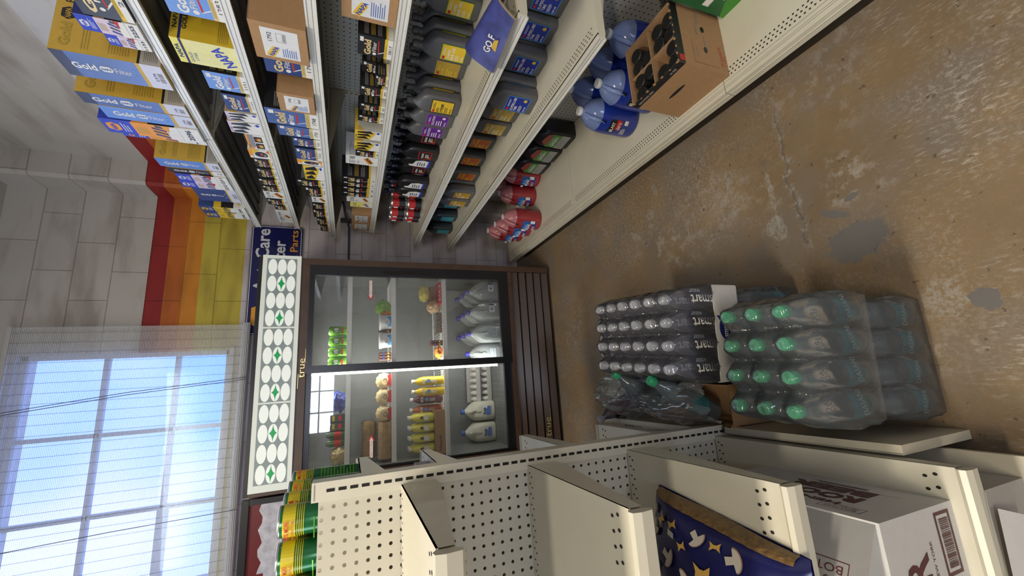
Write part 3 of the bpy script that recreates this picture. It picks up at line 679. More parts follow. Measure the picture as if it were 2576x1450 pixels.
# ------------------------------------------------------------------ what stands in the cooler
FZ = .408
def gal_jug(bodym, capm, lab=None, h=.245, hw=.073):
    """square-shouldered gallon jug with a side handle"""
    t = empty('gallon_jug', (0, 0, 0)); m_ = MB(); rings = []
    for z, k, r in ((0, .92, .03), (.012, 1, .035), (.13, 1, .04), (.155, .95, .045), (.185, .72, .045), (.210, .42, .03), (.222, .26, .018), (.232, .25, .018)):
        rings.append(rrect(0, 0, hw * k, hw * k, r, z * h / .245))
    m_.loft(rings, bodym); o = m_.build('jug_body', t)
    c = MB(); c.lathe([(.019, .230 * h / .245), (.020, .236 * h / .245), (.020, .255 * h / .245), (.017, .259 * h / .245)], capm, n=14); c.build('cap', t)
    q = MB(); q.tube([(.0, -hw * .70, .205 * h / .245), (0, -hw * .98, .185 * h / .245), (0, -hw * 1.02, .14 * h / .245), (0, -hw * .96, .115 * h / .245)], .009, bodym, 8); q.build('handle', t)
    if lab:
        l_ = MB(); lab(l_, Fr((0, -hw - .0035, 0), (1, 0, 0), (0, 0, 1))); l_.build('label', t)
    return t
CLR = clear('clear_jug_plastic', (.55, .60, .60), .45, .12, .3); BCAP = mat('blue_cap', (.03, .03, .30), .4); MILK = mat('milk_jug', (.62, .62, .50), .45)
def lab_water(l, f):
    l.rect(f, -.012, .055, .042, .098, WHITE); l.disc(f, .012, .077, .006, NAVY, .009, 10, .001); l.poly(f, [(.040, .055), (.050, .060), (.050, .096), (.042, .098)], NAVY, .0008); l.lines(f, .018, .062, .036, .090, 4, MIDBLUE)
def lab_cg(l, f):
    l.rect(f, -.030, .040, .034, .085, mat('pale_label', (.5, .56, .58))); l.text(f, 'CRYSTAL', .002, .074, .012, DEEPBLUE, w=.055); l.text(f, 'GEYSER', .002, .056, .012, DEEPBLUE, w=.05)
def lab_milk(l, f):
    l.text(f, 'Rosa', .0, .088, .022, NAVY, w=.050, bold=.03); l.rect(f, -.030, .036, .034, .074, MIDBLUE); l.lines(f, -.025, .042, .028, .068, 4, PALEBLUE); l.rect(f, .018, .064, .036, .098, WHITE, .001)
A_ = Proto(gal_jug(CLR, BCAP, lab_water)); B_ = Proto(gal_jug(CLR, BCAP, lab_cg)); G_ = Proto(gal_jug(MILK, mat('light_blue_cap', (.02, .12, .42), .4), lab_milk))
for i, x in enumerate((.660, .500)):
    for j in range(3): A_.at((x, 2.965 + j * .155, FZ), 0, 'clear water jug with drop label, ' + ['right', 'second'][i] + ' column on cooler floor, ' + ['front', 'middle', 'back'][j] + ' row', 'gallon jugs in the cooler')
for i, x in enumerate((.338, .188)):
    for j in range(3 if i == 0 else 1): B_.at((x, 2.975 + j * .155 + i * .06, FZ), 0, ('clear water jug with silver label, third column on cooler floor, %s row' % ['front', 'middle', 'back'][j]) if i == 0 else 'clear water jug with silver label standing alone beside the door mullion', 'gallon jugs in the cooler')
G_.at((-.245, 3.245, FZ), 0, 'full milk jug with blue cap on the cooler floor, nearer the eggs', 'milk jugs in the cooler'); G_.at((-.405, 3.245, FZ), 0, 'full milk jug with blue cap on the cooler floor, farther from the eggs', 'milk jugs in the cooler')
# eggs
EG = mat('egg_shell', (.62, .60, .55), .5); PULP = mat('egg_tray_pulp', (.42, .41, .38), .8)
def carton_eggs(loc, label):
    t = empty('egg_carton', loc, 0, label, 'eggs', 'egg cartons in the cooler'); m_ = MB(); m_.rbox(-.145, .145, -.05, .05, 0, .035, PULP, .01); m_.box(-.145, .145, .045, .055, .035, .09, PULP); m_.build('tray', t)
    for i in range(6):
        for j in range(2):
            e = MB(); e.lathe([(.004, 0), (.014, .006), (.019, .020), (.017, .036), (.009, .048), (.002, .051)], EG, (-.12 + i * .048, -.024 + j * .048, .018), 10); e.build('egg', t)
carton_eggs((-.035, 3.27, FZ), 'open carton of white eggs on the cooler floor')
carton_eggs((-.035, 3.27, FZ + .092), 'open carton of white eggs stacked on top of the other carton')
# V8 cans
def can(m_body, lab, r=.033, h=.120, n=18):
    t = empty('drink_can', (0, 0, 0)); m_ = MB(); m_.lathe([(r * .8, 0), (r, .006), (r, h - .012), (r * .82, h - .002)], m_body, n=n); m_.build('can_body', t)
    c = MB(); SIL = mat('can_metal', (.6, .6, .6), .25, .9, var=0); c.lathe([(r * .82, h - .003), (r * .84, h), (r * .76, h), (r * .76, h - .003)], SIL, n=n); c.build('can_lid', t)
    if lab: l_ = MB(); lab(l_, Fr((0, -r - .0004, 0), (1, 0, 0), (0, 0, 1))); l_.build('can_print', t)
    return t
LIME = mat('lime_can', (.16, .44, .03), .25, .3); V8 = Proto(can(LIME, lambda l, f: (l.disc(f, 0, .072, .020, GREEN, .026), l.text(f, 'V8', 0, .074, .026, WHITE, w=.032, bold=.03), l.rect(f, -.018, .030, .018, .042, RED))))
for i, x in enumerate((.372, .302, .232, .165)): V8.at((x, 2.935, 1.494), 0, 'lime green juice can, %s from the right on the top shelf of the cooler' % ORD[i], 'green juice cans in the cooler')
# tubs
def tub():
    t = empty('food_tub', (0, 0, 0)); m_ = MB(); m_.lathe([(.046, 0), (.053, .066), (.053, .070)], mat('white_tub', (.70, .72, .72), .35), n=24); m_.build('tub_body', t)
    c = MB(); c.lathe([(.056, .068), (.057, .070), (.057, .082), (.054, .085)], WHITE, n=24); c.build('lid', t)
    l_ = MB(); a0 = -PI / 2
    for k in range(14):
        a = a0 - .8 + k * .115; b = a + .115; q = lambda a, z: ((.0485 + z * .095) * math.cos(a), (.0485 + z * .095) * math.sin(a), z)
        l_.add([q(a, .004), q(b, .004), q(b, .032), q(a, .032)], [(0, 1, 2, 3)], CYAN)
    f = Fr((0, -.0535, 0), (1, 0, 0), (0, 0, 1)); l_.disc(f, -.004, .036, .022, WHITE, .018, 16, .002); l_.text(f, 'Sour', -.004, .041, .008, NAVY, w=.022, l=.003); l_.text(f, 'Cream', -.004, .030, .007, NAVY, w=.024, l=.003); l_.build('label', t)
    return t
T_ = Proto(tub()); T_.at((.430, 2.945, 1.213), 0, 'white and blue dairy tub on the second cooler shelf, nearer the arrow sticker', 'tubs in the cooler'); T_.at((.302, 2.945, 1.213), 0, 'white and blue dairy tub on the second cooler shelf, nearer the door mullion', 'tubs in the cooler')
def blob(name, loc, sx, sy, sz, m, label, cat, seed=0, bump=.12, parent=None, stripes=None):
    random.seed(seed); m_ = MB(); rings = []
    ph = [random.uniform(0, 6) for _ in range(4)]
    for i in range(17):
        t = i / 16.0; r = math.sin(PI * (0.05 + .90 * t)) ** .5 * (1 + bump * .9 * noise.noise(Vector((seed, t * 6, 3.1))))
        ring = []
        for k in range(36):
            a = 2 * PI * k / 36; w = bump * 2.6 * noise.noise(Vector((math.cos(a) * 2.6, math.sin(a) * 2.6, t * 5.5 + seed))) + 1 + bump * (math.sin(3 * a + ph[0]) * .4 + math.sin(7 * a + ph[1] + t * 5) * .35 + math.sin(11 * a + ph[2]) * .25)
            ca, sa = math.cos(a), math.sin(a)
            ring.append((sx * r * w * math.copysign(abs(ca) ** .8, ca), sy * r * w * math.copysign(abs(sa) ** .8, sa), sz * t))
        rings.append(ring)
    m_.loft(rings, m)
    return m_.build(name, loc=loc, label=label, cat=cat)
CHOC = mat('brown_wrapper', (.10, .035, .02), .25)
def bar_pack(loc, n, label):
    t = empty('candy_pack', loc, 0, label, 'candy')
    for k in range(n):
        m_ = MB(); m_.rbox(k * .020, k * .020 + .017, -.03, .05, 0, .085, CHOC, .005); f = Fr((k * .020, -.03, 0), (1, 0, 0), (0, 0, 1)); m_.rect(f, .002, .02, .015, .030, GOLDP); m_.rect(f, .002, .050, .015, .064, DEEPBLUE); m_.build('candy_bar', t)
bar_pack((.358, 2.975, 1.213), 2, 'brown and gold candy bars between the two dairy tubs'); bar_pack((.165, 2.96, 1.213), 3, 'brown and gold candy bars beside the mullion on the second shelf')
blob('produce_bag', (.545, 3.03, 1.213), .055, .05, .105, mat('green_bag', (.20, .40, .05), .3, var=.3, scale=60), 'bright green bag of produce on the second cooler shelf', 'produce', 4)
blob('produce_bag', (.490, 2.99, 1.213), .022, .04, .075, mat('orange_bag', (.62, .22, .04), .3, var=.3, scale=60), 'small orange and red bag leaning beside the green produce bag', 'produce', 5)
# third shelf right
m_ = MB(); m_.rbox(-.085, .085, -.05, .06, 0, .028, RED, .012); f = Fr((-.085, -.05, 0), (1, 0, 0), (0, 0, 1)); m_.text(f, 'BAR-S', .085, .014, .012, WHITE, w=.12); m_.build('meat_pack', loc=(.640, 2.97, .860), label='flat red pack lying at the front of the third cooler shelf', cat='meat')
m_ = MB(); m_.rbox(-.06, .06, -.04, .05, 0, .052, mat('rust_box', (.24, .07, .04), .4), .006); f = Fr((-.06, -.04, 0), (1, 0, 0), (0, 0, 1)); m_.text(f, 'BALL', .05, .035, .018, BLACK, w=.06, bold=.02); m_.build('meat_pack', loc=(.635, 3.0, .889), label='rust brown box lying on top of the flat red pack', cat='box')
blob('snack_bag', (.645, 2.98, .942), .06, .045, .075, mat('yellow_snack_bag', (.60, .52, .10), .3, var=.35, scale=50), 'yellow and clear snack bag on top of the rust brown box', 'snack', 8)
blob('snack_bag', (.545, 2.98, .860), .045, .05, .10, mat('pink_yellow_bag', (.55, .36, .22), .3, var=.4, scale=40), 'pink and yellow bag slumped beside the red pack', 'snack', 9)
SAUS = mat('sausage_skin', (.26, .10, .05), .3, var=.3, scale=60)
for i, x in enumerate((.470, .415, .375)):
    m_ = MB()
    for k in range(3): m_.lathe([(.003, 0), (.011, .008), (.012, .06), (.011, .09), (.003, .10)], SAUS, (x * 0 + (k - 1) * .014, 0, .015), 8, 'Y')
    m_.box(-.026, .026, -.002, .105, 0, .034, clear('pack_film', (.7, .7, .7), .12, .1, .3)); m_.build('sausage_pack', loc=(x, 2.95, .860), label='clear pack of brown sausages, %s from the right on the third shelf' % ORD[i], cat='sausages', group='sausage packs in the cooler')
blob('cheese_bag', (.205, 2.95, .860), .042, .06, .055, mat('orange_cheese', (.80, .24, .03), .35, var=.12, scale=30), 'bright orange block of cheese beside the door mullion', 'cheese', 12)
bar_pack((.255, 2.95, .860), 2, 'dark candy bars standing on the third shelf beside the orange cheese')
# third shelf left: bottles and carton
def pop_bottle(colr, lab, h=.225, r=.031):
    t = empty('drink_bottle', (0, 0, 0)); m_ = MB()
    m_.lathe([(r * .7, 0), (r * .95, .006), (r, .02), (r * .96, h * .3), (r, h * .5), (r, h * .66), (r * .8, h * .78), (r * .42, h * .88), (r * .38, h * .92)], colr, n=18); m_.build('bottle_body', t)
    c = MB(); c.lathe([(r * .44, h * .915), (r * .46, h * .92), (r * .46, h), (r * .40, h * 1.005)], WHITE, n=14); c.build('cap', t)
    l_ = MB(); lab(l_, Fr((0, -r - .0006, 0), (1, 0, 0), (0, 0, 1))); l_.build('label', t); return t
ICEY = mat('yellow_drink', (.66, .46, .02), .12, var=0); DRK = mat('dark_red_drink', (.10, .015, .02), .15, var=0); ORD_ = mat('orange_drink', (.45, .11, .03), .15, var=0)
il = lambda l, f: (l.text(f, 'ICE', 0, .148, .018, WHITE, w=.036, bold=.03), l.disc(f, 0, .115, .013, PALEBLUE, .015, 10, .0008), l.lines(f, -.014, .055, .014, .095, 6, WHITE))
ps = Proto(pop_bottle(ICEY, il)); ps.at((.010, 2.935, .858), 0, 'yellow sparkling drink bottle on the third shelf, nearer the mullion', 'yellow drink bottles in the cooler'); ps.at((-.060, 2.935, .858), 0, 'yellow sparkling drink bottle on the third shelf, farther from the mullion', 'yellow drink bottles in the cooler')
t = pop_bottle(DRK, il); t.location = (-.115, 3.02, .858); tag(t, 'dark red drink bottle behind the yellow bottles', 'bottle'); t = pop_bottle(ORD_, il); t.location = (-.185, 3.05, .858); tag(t, 'orange-brown drink bottle behind and left of the dark red one', 'bottle')
m_ = MB(); m_.box(-.14, .14, -.06, .16, 0, .075, CARD); f = Fr((-.14, -.06, 0), (1, 0, 0), (0, 0, 1)); m_.text(f, 'Nesquik', .07, .040, .022, BLACK, w=.10, bold=.02); m_.build('drink_tray', loc=(-.333, 2.96, .858), label='brown cardboard tray holding yellow milk drink bottles', cat='box')
NQ = mat('yellow_sleeve', (.68, .62, .08), .35, var=.15, scale=60)
nb = Proto(pop_bottle(NQ, lambda l, f: (l.rect(f, -.016, .04, .016, .07, WHITE), l.poly(f, [(-.01, .075), (.012, .08), (.004, .10), (-.008, .095)], CHOC, .001)), .17, .029))
for i in range(4):
    for j in range(2): nb.at((-.232 - i * .066, 2.945 + j * .066, .935), 0, 'yellow milk drink bottle in the cardboard tray, %s from the mullion, %s row' % (ORD[i], ['front', 'back'][j]), 'yellow milk drinks in the cooler')
# second shelf left: bread
BUN = mat('bun_bread', (.72, .56, .28), .6, var=.12, scale=20); BREAD = mat('sliced_bread', (.50, .31, .12), .5, var=.3, scale=25)
FILM = clear('bread_bag_film', (.85, .85, .85), .04, .12, .18)
def bun_bag(loc, label, seed):
    t = empty('bun_bag', loc, 0, label, 'bread', 'bags of buns in the cooler'); m_ = MB(); m_.loft([[(r * (1 + .045 * math.cos(11 * a + seed)) * math.cos(a), y, .052 + r * .92 * (1 + .045 * math.cos(11 * a + seed)) * math.sin(a)) for a in [2 * PI * k / 44 for k in range(44)]][::-1] for r, y in ((.004, -.034), (.022, -.044), (.042, -.036), (.053, -.012), (.055, .02), (.050, .07))], BUN); m_.build('buns', t)
    f_ = MB(); rg = []
    for y, r in ((0, .058), (-.02, .056), (-.04, .035), (-.05, .010), (-.07, .016)): rg.append([(r * (1 + .06 * math.sin(5 * k)) * math.cos(2 * PI * k / 16), y - .01, .048 + r * .85 * math.sin(2 * PI * k / 16)) for k in range(16)])
    f_.loft(rg, FILM); f_.build('bag_film', t)
    r_ = MB(); f = Fr((-.045, -.058, .004), (1, 0, 0), (0, 0, 1)); r_.poly(f, [(0, 0), (.09, 0), (.08, .03), (.05, .022), (.02, .034)], RED, .001); r_.build('red_band', t)
for i, (x, y) in enumerate(((.030, 2.965), (-.075, 2.96), (-.185, 2.95))): bun_bag((x, y, 1.213), 'clear bag of round buns with red print, %s from the mullion' % ORD[i], i)
t = empty('bread_loaf', (-.350, 2.955, 1.213), 0, 'long sliced brown loaf in clear film on the second cooler shelf', 'bread'); m_ = MB(); rings = []
for k in range(24): x = -.115 + k * .010; q = .97 + .03 * (k % 2); rings.append([(x, .05 * q * math.cos(a), .045 + .045 * q * math.sin(a)) for a in [2 * PI * j / 16 for j in range(16)]][::-1])
m_.loft(rings[::-1], BREAD, smooth=False); m_.build('loaf', t); MB().rbox(-.125, .125, -.055, .055, 0, .095, FILM, .03).build('film', t)
t2 = copy_tree(t, None, (-.350, 3.09, 1.213), 0, 'sliced brown loaf behind the front loaf on the second cooler shelf')
t2 = copy_tree(t, None, (-.345, 3.03, 1.310), 0.05, 'sliced brown loaf lying on top of the other loaves')
# top shelf left
t = empty('blue_bag', (-.085, 2.95, 1.495), 0, 'shiny blue plastic bag of food on the top shelf of the cooler', 'bag'); o = blob('bag_body', (0, 0, 0), .055, .05, .13, mat('shiny_blue_bag', (.03, .05, .28), .2, var=.5, scale=30), None, None, 21, .25); o.parent = t
for i, x in enumerate((-.185, -.235)):
    m_ = MB(); m_.box(-.022, .022, -.03, .05, 0, .12, mat('dark_green_carton', (.02, .045, .035), .4)); f = Fr((-.022, -.03, 0), (1, 0, 0), (0, 0, 1)); m_.rect(f, .006, .03, .038, .05, RED); m_.rect(f, .006, .07, .038, .085, OLIVE); m_.build('drink_carton', loc=(x, 2.97, 1.495), label='dark green carton on the top cooler shelf, %s from the blue bag' % ORD[i], cat='carton', group='dark cartons in the cooler')
for i, x in enumerate((-.285, -.335)):
    m_ = MB(); m_.lathe([(.022, 0), (.024, .01), (.024, .10), (.015, .12)], mat('green_jar', (.05, .12, .05), .3), n=14); m_.lathe([(.0245, .03), (.0245, .07)], RED, n=14, cap=False); m_.build('jar', loc=(x, 2.96, 1.495), label='green jar with red label on the top cooler shelf, %s from the cartons' % ORD[i], cat='jar', group='jars in the cooler')
o = blob('bun_bag', (-.415, 2.955, 1.495), .050, .05, .085, mat('bagged_roll', (.50, .38, .18), .35, var=.35, scale=45), 'clear bag of yellow rolls on the left end of the top cooler shelf', 'bread', 31)
# ------------------------------------------------------------------ boxed filters on the upper tiers
CLOUD = mat('cloudy_blue_print', (0.055, 0.12, 0.36), .35, var=.45, scale=9); SKYB = mat('sky_blue_print', (0.10, 0.24, 0.62), .35, var=.1, scale=9)
NIGHT = mat('night_blue_print', (0.010, 0.014, 0.055), .35, var=.3, scale=20); LAV = mat('pale_lavender_print', (0.58, 0.60, 0.72), .5)
def hexagon(m, f, a, b, r, c1, c2, word='NAPA', l=.001):
    m.poly(f, [(a - r, b), (a - r * .62, b + r * .72), (a + r * .62, b + r * .72), (a + r, b), (a + r * .62, b - r * .72), (a - r * .62, b - r * .72)], c1, l)
    m.text(f, word, a, b, r * .62, c2, w=r * 1.45, l=l + .0008, bold=.02)
def fb_goldlong(m, w, h, d, num, c):
    top, side = {'blue': (CLOUD, GOLDP), 'sky': (SKYB, GOLDP), 'dark': (BLACK, GOLDP), 'navy': (DEEPBLUE, GOLDP)}[c]
    F = Fr((0, w, 0), (0, -1, 0), (0, 0, 1)); S = Fr((0, 0, 0), (1, 0, 0), (0, 0, 1)); D = Fr((0, w, h), (0, 0, -1), (0, -1, 0))
    m.box(0, d, 0, w, 0, h, side)
    m.rect(F, 0, h * .25, w, h, top, .0004); m.rect(F, 0, h * .21, w, h * .25, GOLDP, .0004); m.rect(F, 0, 0, w, h * .21, LAV if c != 'dark' else WHITE, .0004)
    if c == 'blue': m.rect(F, 0, h * .88, w, h, NIGHT, .0006)
    t = min(w * .42, h * .12)
    m.text(D, 'Gold', h * .22, w * .5, t * .9, WHITE, w=h * .22, bold=.03); hexagon(m, D, h * .42, w * .5, min(w * .30, h * .065), WHITE, MIDBLUE); m.text(D, 'Filter', h * .58, w * .5, t * .75, LAV, w=h * .16, bold=.01)
    m.text(F, num, w * .5, h * .11, h * .03, NAVY, w=w * .35); m.bars(F, w * .3, h * .03, w * .7, h * .08, 10, GREY); m.lines(D, h * .68, w * .25, h * .72, w * .75, 2, PALEBLUE)
    # broad gold side
    m.rect(S, 0, h * .20, d, h * .225, BLACK, .0004); m.rect(S, 0, 0, d, h * .20, mat('kraft_grey_print', (.42, .40, .36)), .0004)
    s = min(d, .30)
    m.text(S, 'Gold', s * .22, h * .88, h * .10, OLIVE, w=s * .30, bold=.03); hexagon(m, S, s * .50, h * .88, s * .085, BLACK, GOLDP); m.text(S, 'Filter', s * .78, h * .88, h * .085, BLACK, w=s * .27)
    m.lines(S, s * .06, h * .66, s * .8, h * .74, 3, OLIVE); m.lines(S, s * .06, h * .30, s * .9, h * .50, 8, OLIVE); m.lines(S, s * .04, h * .03, s * .9, h * .17, 8, GREY)
def fb_nap(m, w, h, d, num, c):
    A, B = {'royal': (ROYAL, PINK), 'orange': (ROYAL, ORANGE), 'yellow': (DEEPBLUE, YELLOW)}[c]
    F = Fr((0, w, 0), (0, -1, 0), (0, 0, 1)); S = Fr((0, 0, 0), (1, 0, 0), (0, 0, 1))
    m.box(0, d, 0, w, 0, h, WHITE)
    m.rect(F, 0, h * .70, w, h, A, .0004); m.rect(F, 0, h * .36, w, h * .70, B, .0004)
    for k in range(4):
        x0 = w * (.05 + .24 * k); m.poly(F, [(x0, h * .36), (x0 + w * .12, h * .36), (x0 + w * .30, h * .50), (x0 + w * .16, h * .50)] if x0 + w * .3 <= w else [(x0, h * .36), (min(w, x0 + w * .12), h * .36), (w, h * .45), (x0 + w * .04, h * .46)], BLACK if k % 2 else DEEPBLUE, .0007)
    m.poly(F, [(0, h * .22), (w, h * .22), (w, h * .38), (w * .6, h * .30), (0, h * .36)], WHITE, .0009); m.poly(F, [(w * .5, h * .34), (w, h * .40), (w, h * .30)], RED if c == 'royal' else B, .0011)
    hexagon(m, F, w * .5, h * .90, min(w * .38, h * .09), LAV if c == 'royal' else B, A); m.lines(F, w * .2, h * .74, w * .85, h * .82, 3, LAV); m.lines(F, w * .2, h * .56, w * .8, h * .68, 4, OLIVE)
    m.text(F, num, w * .5, h * .12, min(h * .075, w * .22), BLACK, w=w * .80, bold=.02)
    m.rect(S, 0, h * .68, d, h, NAVY if c == 'royal' else A, .0004); m.rect(S, 0, h * .52, d, h * .68, TAN if c == 'royal' else B, .0004); m.rect(S, 0, h * .25, d, h * .52, BLACK, .0004)
    m.poly(S, [(0, h * .12), (d * .5, h * .25), (d, h * .25), (d, h * .12)], RED if c == 'royal' else YELLOW, .0006)
def fb_goldsq(m, w, h, d, num, c):
    A = {'blue': SKYB, 'mid': CLOUD, 'navy': DEEPBLUE, 'black': BLACK}[c]; G = YELLOW if c == 'black' else mat('pale_gold_print', (.62, .50, .22))
    F = Fr((0, w, 0), (0, -1, 0), (0, 0, 1)); S = Fr((0, 0, 0), (1, 0, 0), (0, 0, 1))
    m.box(0, d, 0, w, 0, h, BLACK); m.rect(F, 0, h * .24, w, h, A, .0004); m.rect(F, 0, h * .15, w, h * .24, G, .0004); m.rect(F, 0, 0, w, h * .15, WHITE, .0004)
    gold = WHITE if c == 'blue' else mat('shiny_gold_letters', (.66, .50, .22), .35)
    m.text(F, 'Gold', w * .44, h * .72, h * .20, gold, w=w * .74, bold=.04); m.disc(F, w * .16, h * .52, h * .055, WHITE); m.text(F, 'Filter', w * .52, h * .53, h * .12, WHITE, w=w * .48, bold=.01)
    m.rect(F, w * .68, h * .84, w * .90, h * .94, WHITE); m.poly(F, [(w * .30, h * .24), (w * .34, h * .24), (w * .20, h * .42), (w * .17, h * .41)], WHITE, .0007); m.poly(F, [(w * .20, h * .38), (w * .85, h * .40), (w * .85, h * .43), (w * .20, h * .42)], RED, .0007)
    m.text(F, num, w * .5, h * .07, h * .085, BLACK, w=w * .45); m.lines(F, w * .1, h * .165, w * .9, h * .23, 3, OLIVE)
    for k in range(3): m.lines(S, d * .06, h * (.70 - .19 * k), min(d, .12) * .8, h * (.83 - .19 * k), 4, [GREY, OLIVE, GREY][k])
    m.rect(S, 0, h * .15, d, h * .21, G, .0004); m.rect(S, 0, 0, d, h * .15, WHITE, .0004)
def fb_lemon(m, w, h, d, num, c):
    F = Fr((0, w, 0), (0, -1, 0), (0, 0, 1)); S = Fr((0, 0, 0), (1, 0, 0), (0, 0, 1)); D = F.sub(w * .5, h * .25, -.0)
    m.box(0, d, 0, w, 0, h, LEMON); m.rect(S, 0, 0, d, h, YELLOW, .0003); m.rect(S, 0, h * .84, d, h * .88, NAVY); m.rect(F, 0, h * .84, w, h * .88, NAVY)
    m.rect(F, 0, 0, w, h * .80, mat('pale_lemon_print', (.74, .72, .34)), .0004)
    m.text(F, 'NAPA', w * .5, h * .94, h * .07, DEEPBLUE, w=w * .55, bold=.02); m.text(S, 'NAPA', d * .25, h * .94, h * .07, BLACK, w=.07, bold=.02); m.text(S, 'GOLD', d * .25, h * .80, h * .07, BLACK, w=.07, bold=.02)
    m.text(F, 'GOLD', w * .3, h * .78, h * .05, DEEPBLUE, w=w * .4); m.text(F, num, w * .35, h * .70, h * .05, DEEPBLUE, w=w * .3)
    m.text(F.sub(w * .50, h * .26, .42), 'NAPA', 0, 0, h * .20, ROYAL, w=w * .80, bold=.03)
    m.lines(S, .01, h * .12, min(d, .12), h * .30, 6, OLIVE)
def fb_tiger(m, w, h, d, num, c):
    F = Fr((0, w, 0), (0, -1, 0), (0, 0, 1)); S = Fr((0, 0, 0), (1, 0, 0), (0, 0, 1)); T = ORANGE if c == 'orange' else YELLOW
    m.box(0, d, 0, w, 0, h, WHITE)
    m.rect(F, 0, h * .90, w, h, T if c != 'black' else PINK, .0005)
    m.poly(F, [(0, h * .90), (0, h * .35), (w * .9, h * .22), (w, h * .90)], T if c != 'black' else WHITE, .0005)
    for k in range(3):
        a = .06 + k * .32; m.poly(F, [(w * a, h * .90), (w * (a + .14), h * .90), (w * min(1, a + .30), h * (.62 - .1 * k)), (w * (a + .02), h * (.46 - .08 * k))], BLACK, .0008)
    m.poly(F, [(0, h * .44), (w * .5, h * .30), (w, h * .14), (w, 0), (0, 0)], WHITE, .001); m.poly(F, [(w * .72, h * .13), (w * .86, h * .21), (w * .98, h * .13), (w * .86, h * .05)], ROYAL, .0013)
    m.text(F, num, w * .28, h * .95, h * .06, BLACK, w=w * .38); m.lines(F, w * .1, h * .12, w * .6, h * .22, 2, GREY)
    m.rect(S, 0, 0, d, h, mat('pale_grey_card', (.50, .50, .47)), .0003); m.rect(S, 0, h * .90, d, h, T if c != 'black' else TAN, .0005); m.poly(S, [(.0, h * .88), (.03, h * .88), (.0, h * .6)], GOLDP, .0006)
def fb_whor(m, w, h, d, num, c):
    F = Fr((0, w, 0), (0, -1, 0), (0, 0, 1)); S = Fr((0, 0, 0), (1, 0, 0), (0, 0, 1))
    m.box(0, d, 0, w, 0, h, WHITE); q = F.sub(w * .52, h * .30, .5); r = min(w, h * .8) * .84
    if c == 'lemon': m.rect(F, 0, h * .45, w, h, LEMON, .0004); m.rect(S, 0, 0, d, h, LEMON, .0003)
    m.poly(q, [(-r * .42, -r * .20), (r * .42, -r * .20), (r * .42, r * .20), (-r * .42, r * .20)], ORANGE if c != 'lemon' else YELLOW, .0006); m.text(q, 'NAPA', r * .04, -r * .04, r * .26, BLACK if c != 'lemon' else ROYAL, w=r * .82, bold=.03, l=.0014)
    m.lines(F, w * .1, h * .70, w * .6, h * .90, 5, GREY); m.bars(F, w * .62, h * .72, w * .92, h * .88, 7, GREY); m.text(F, num, w * .3, h * .62, h * .06, GREY, w=w * .35)
    m.lines(S, .005, h * .6, min(d, .09), h * .9, 8, GREY)
def fb_can(m, w, h, d, num, c):
    F = Fr((0, w, 0), (0, -1, 0), (0, 0, 1)); S = Fr((0, 0, 0), (1, 0, 0), (0, 0, 1))
    m.box(0, d, 0, w, 0, h, WHITE); m.rect(F, 0, h * .82, w, h, ORANGE, .0004); m.poly(F, [(w * .5, h * .82), (w, h * .82), (w, h * .45)], YELLOW, .0006); m.poly(F, [(0, h * .05), (w * .3, h * .02), (w, h * .02), (w, h * .12)], ORANGE, .0006)
    m.disc(F, w * .50, h * .46, w * .30, NIGHT, h * .28, 16, .0009); m.disc(F, w * .50, h * .40, w * .17, BRICKRED, h * .10, 12, .0013); m.disc(F, w * .44, h * .28, w * .20, BLACK, h * .12, 14, .0016); m.disc(F, w * .44, h * .28, w * .12, GREY, h * .07, 12, .0019)
    m.poly(F, [(w * .7, h * .12), (w * .84, h * .24), (w * .97, h * .12), (w * .84, h * .02)], ORANGE, .002); m.text(F, 'NAPA', w * .83, h * .12, h * .05, NAVY, w=w * .2, l=.003); m.rect(F, w * .05, h * .84, w * .3, h * .98, WHITE, .0009)
def fb_pics(m, w, h, d, num, c):
    F = Fr((0, w, 0), (0, -1, 0), (0, 0, 1))
    m.box(0, d, 0, w, 0, h, WHITE); m.rect(F, 0, h * .72, w, h, ORANGE, .0004); m.rect(F, w * .15, h * .62, w, h * .90, GREY, .0007); m.text(F, 'NAPA', w * .2, h * .93, h * .07, BLACK, w=w * .3)
    for i in range(2):
        m.rect(F, w * (.06 + .46 * i), h * .20, w * (.44 + .46 * i), h * .60, BLACK, .0006); m.rect(F, w * (.14 + .46 * i), h * .26, w * (.34 + .46 * i), h * .44, GOLDP, .001); m.rect(F, w * (.17 + .46 * i), h * .44, w * (.31 + .46 * i), h * .52, RED, .001)
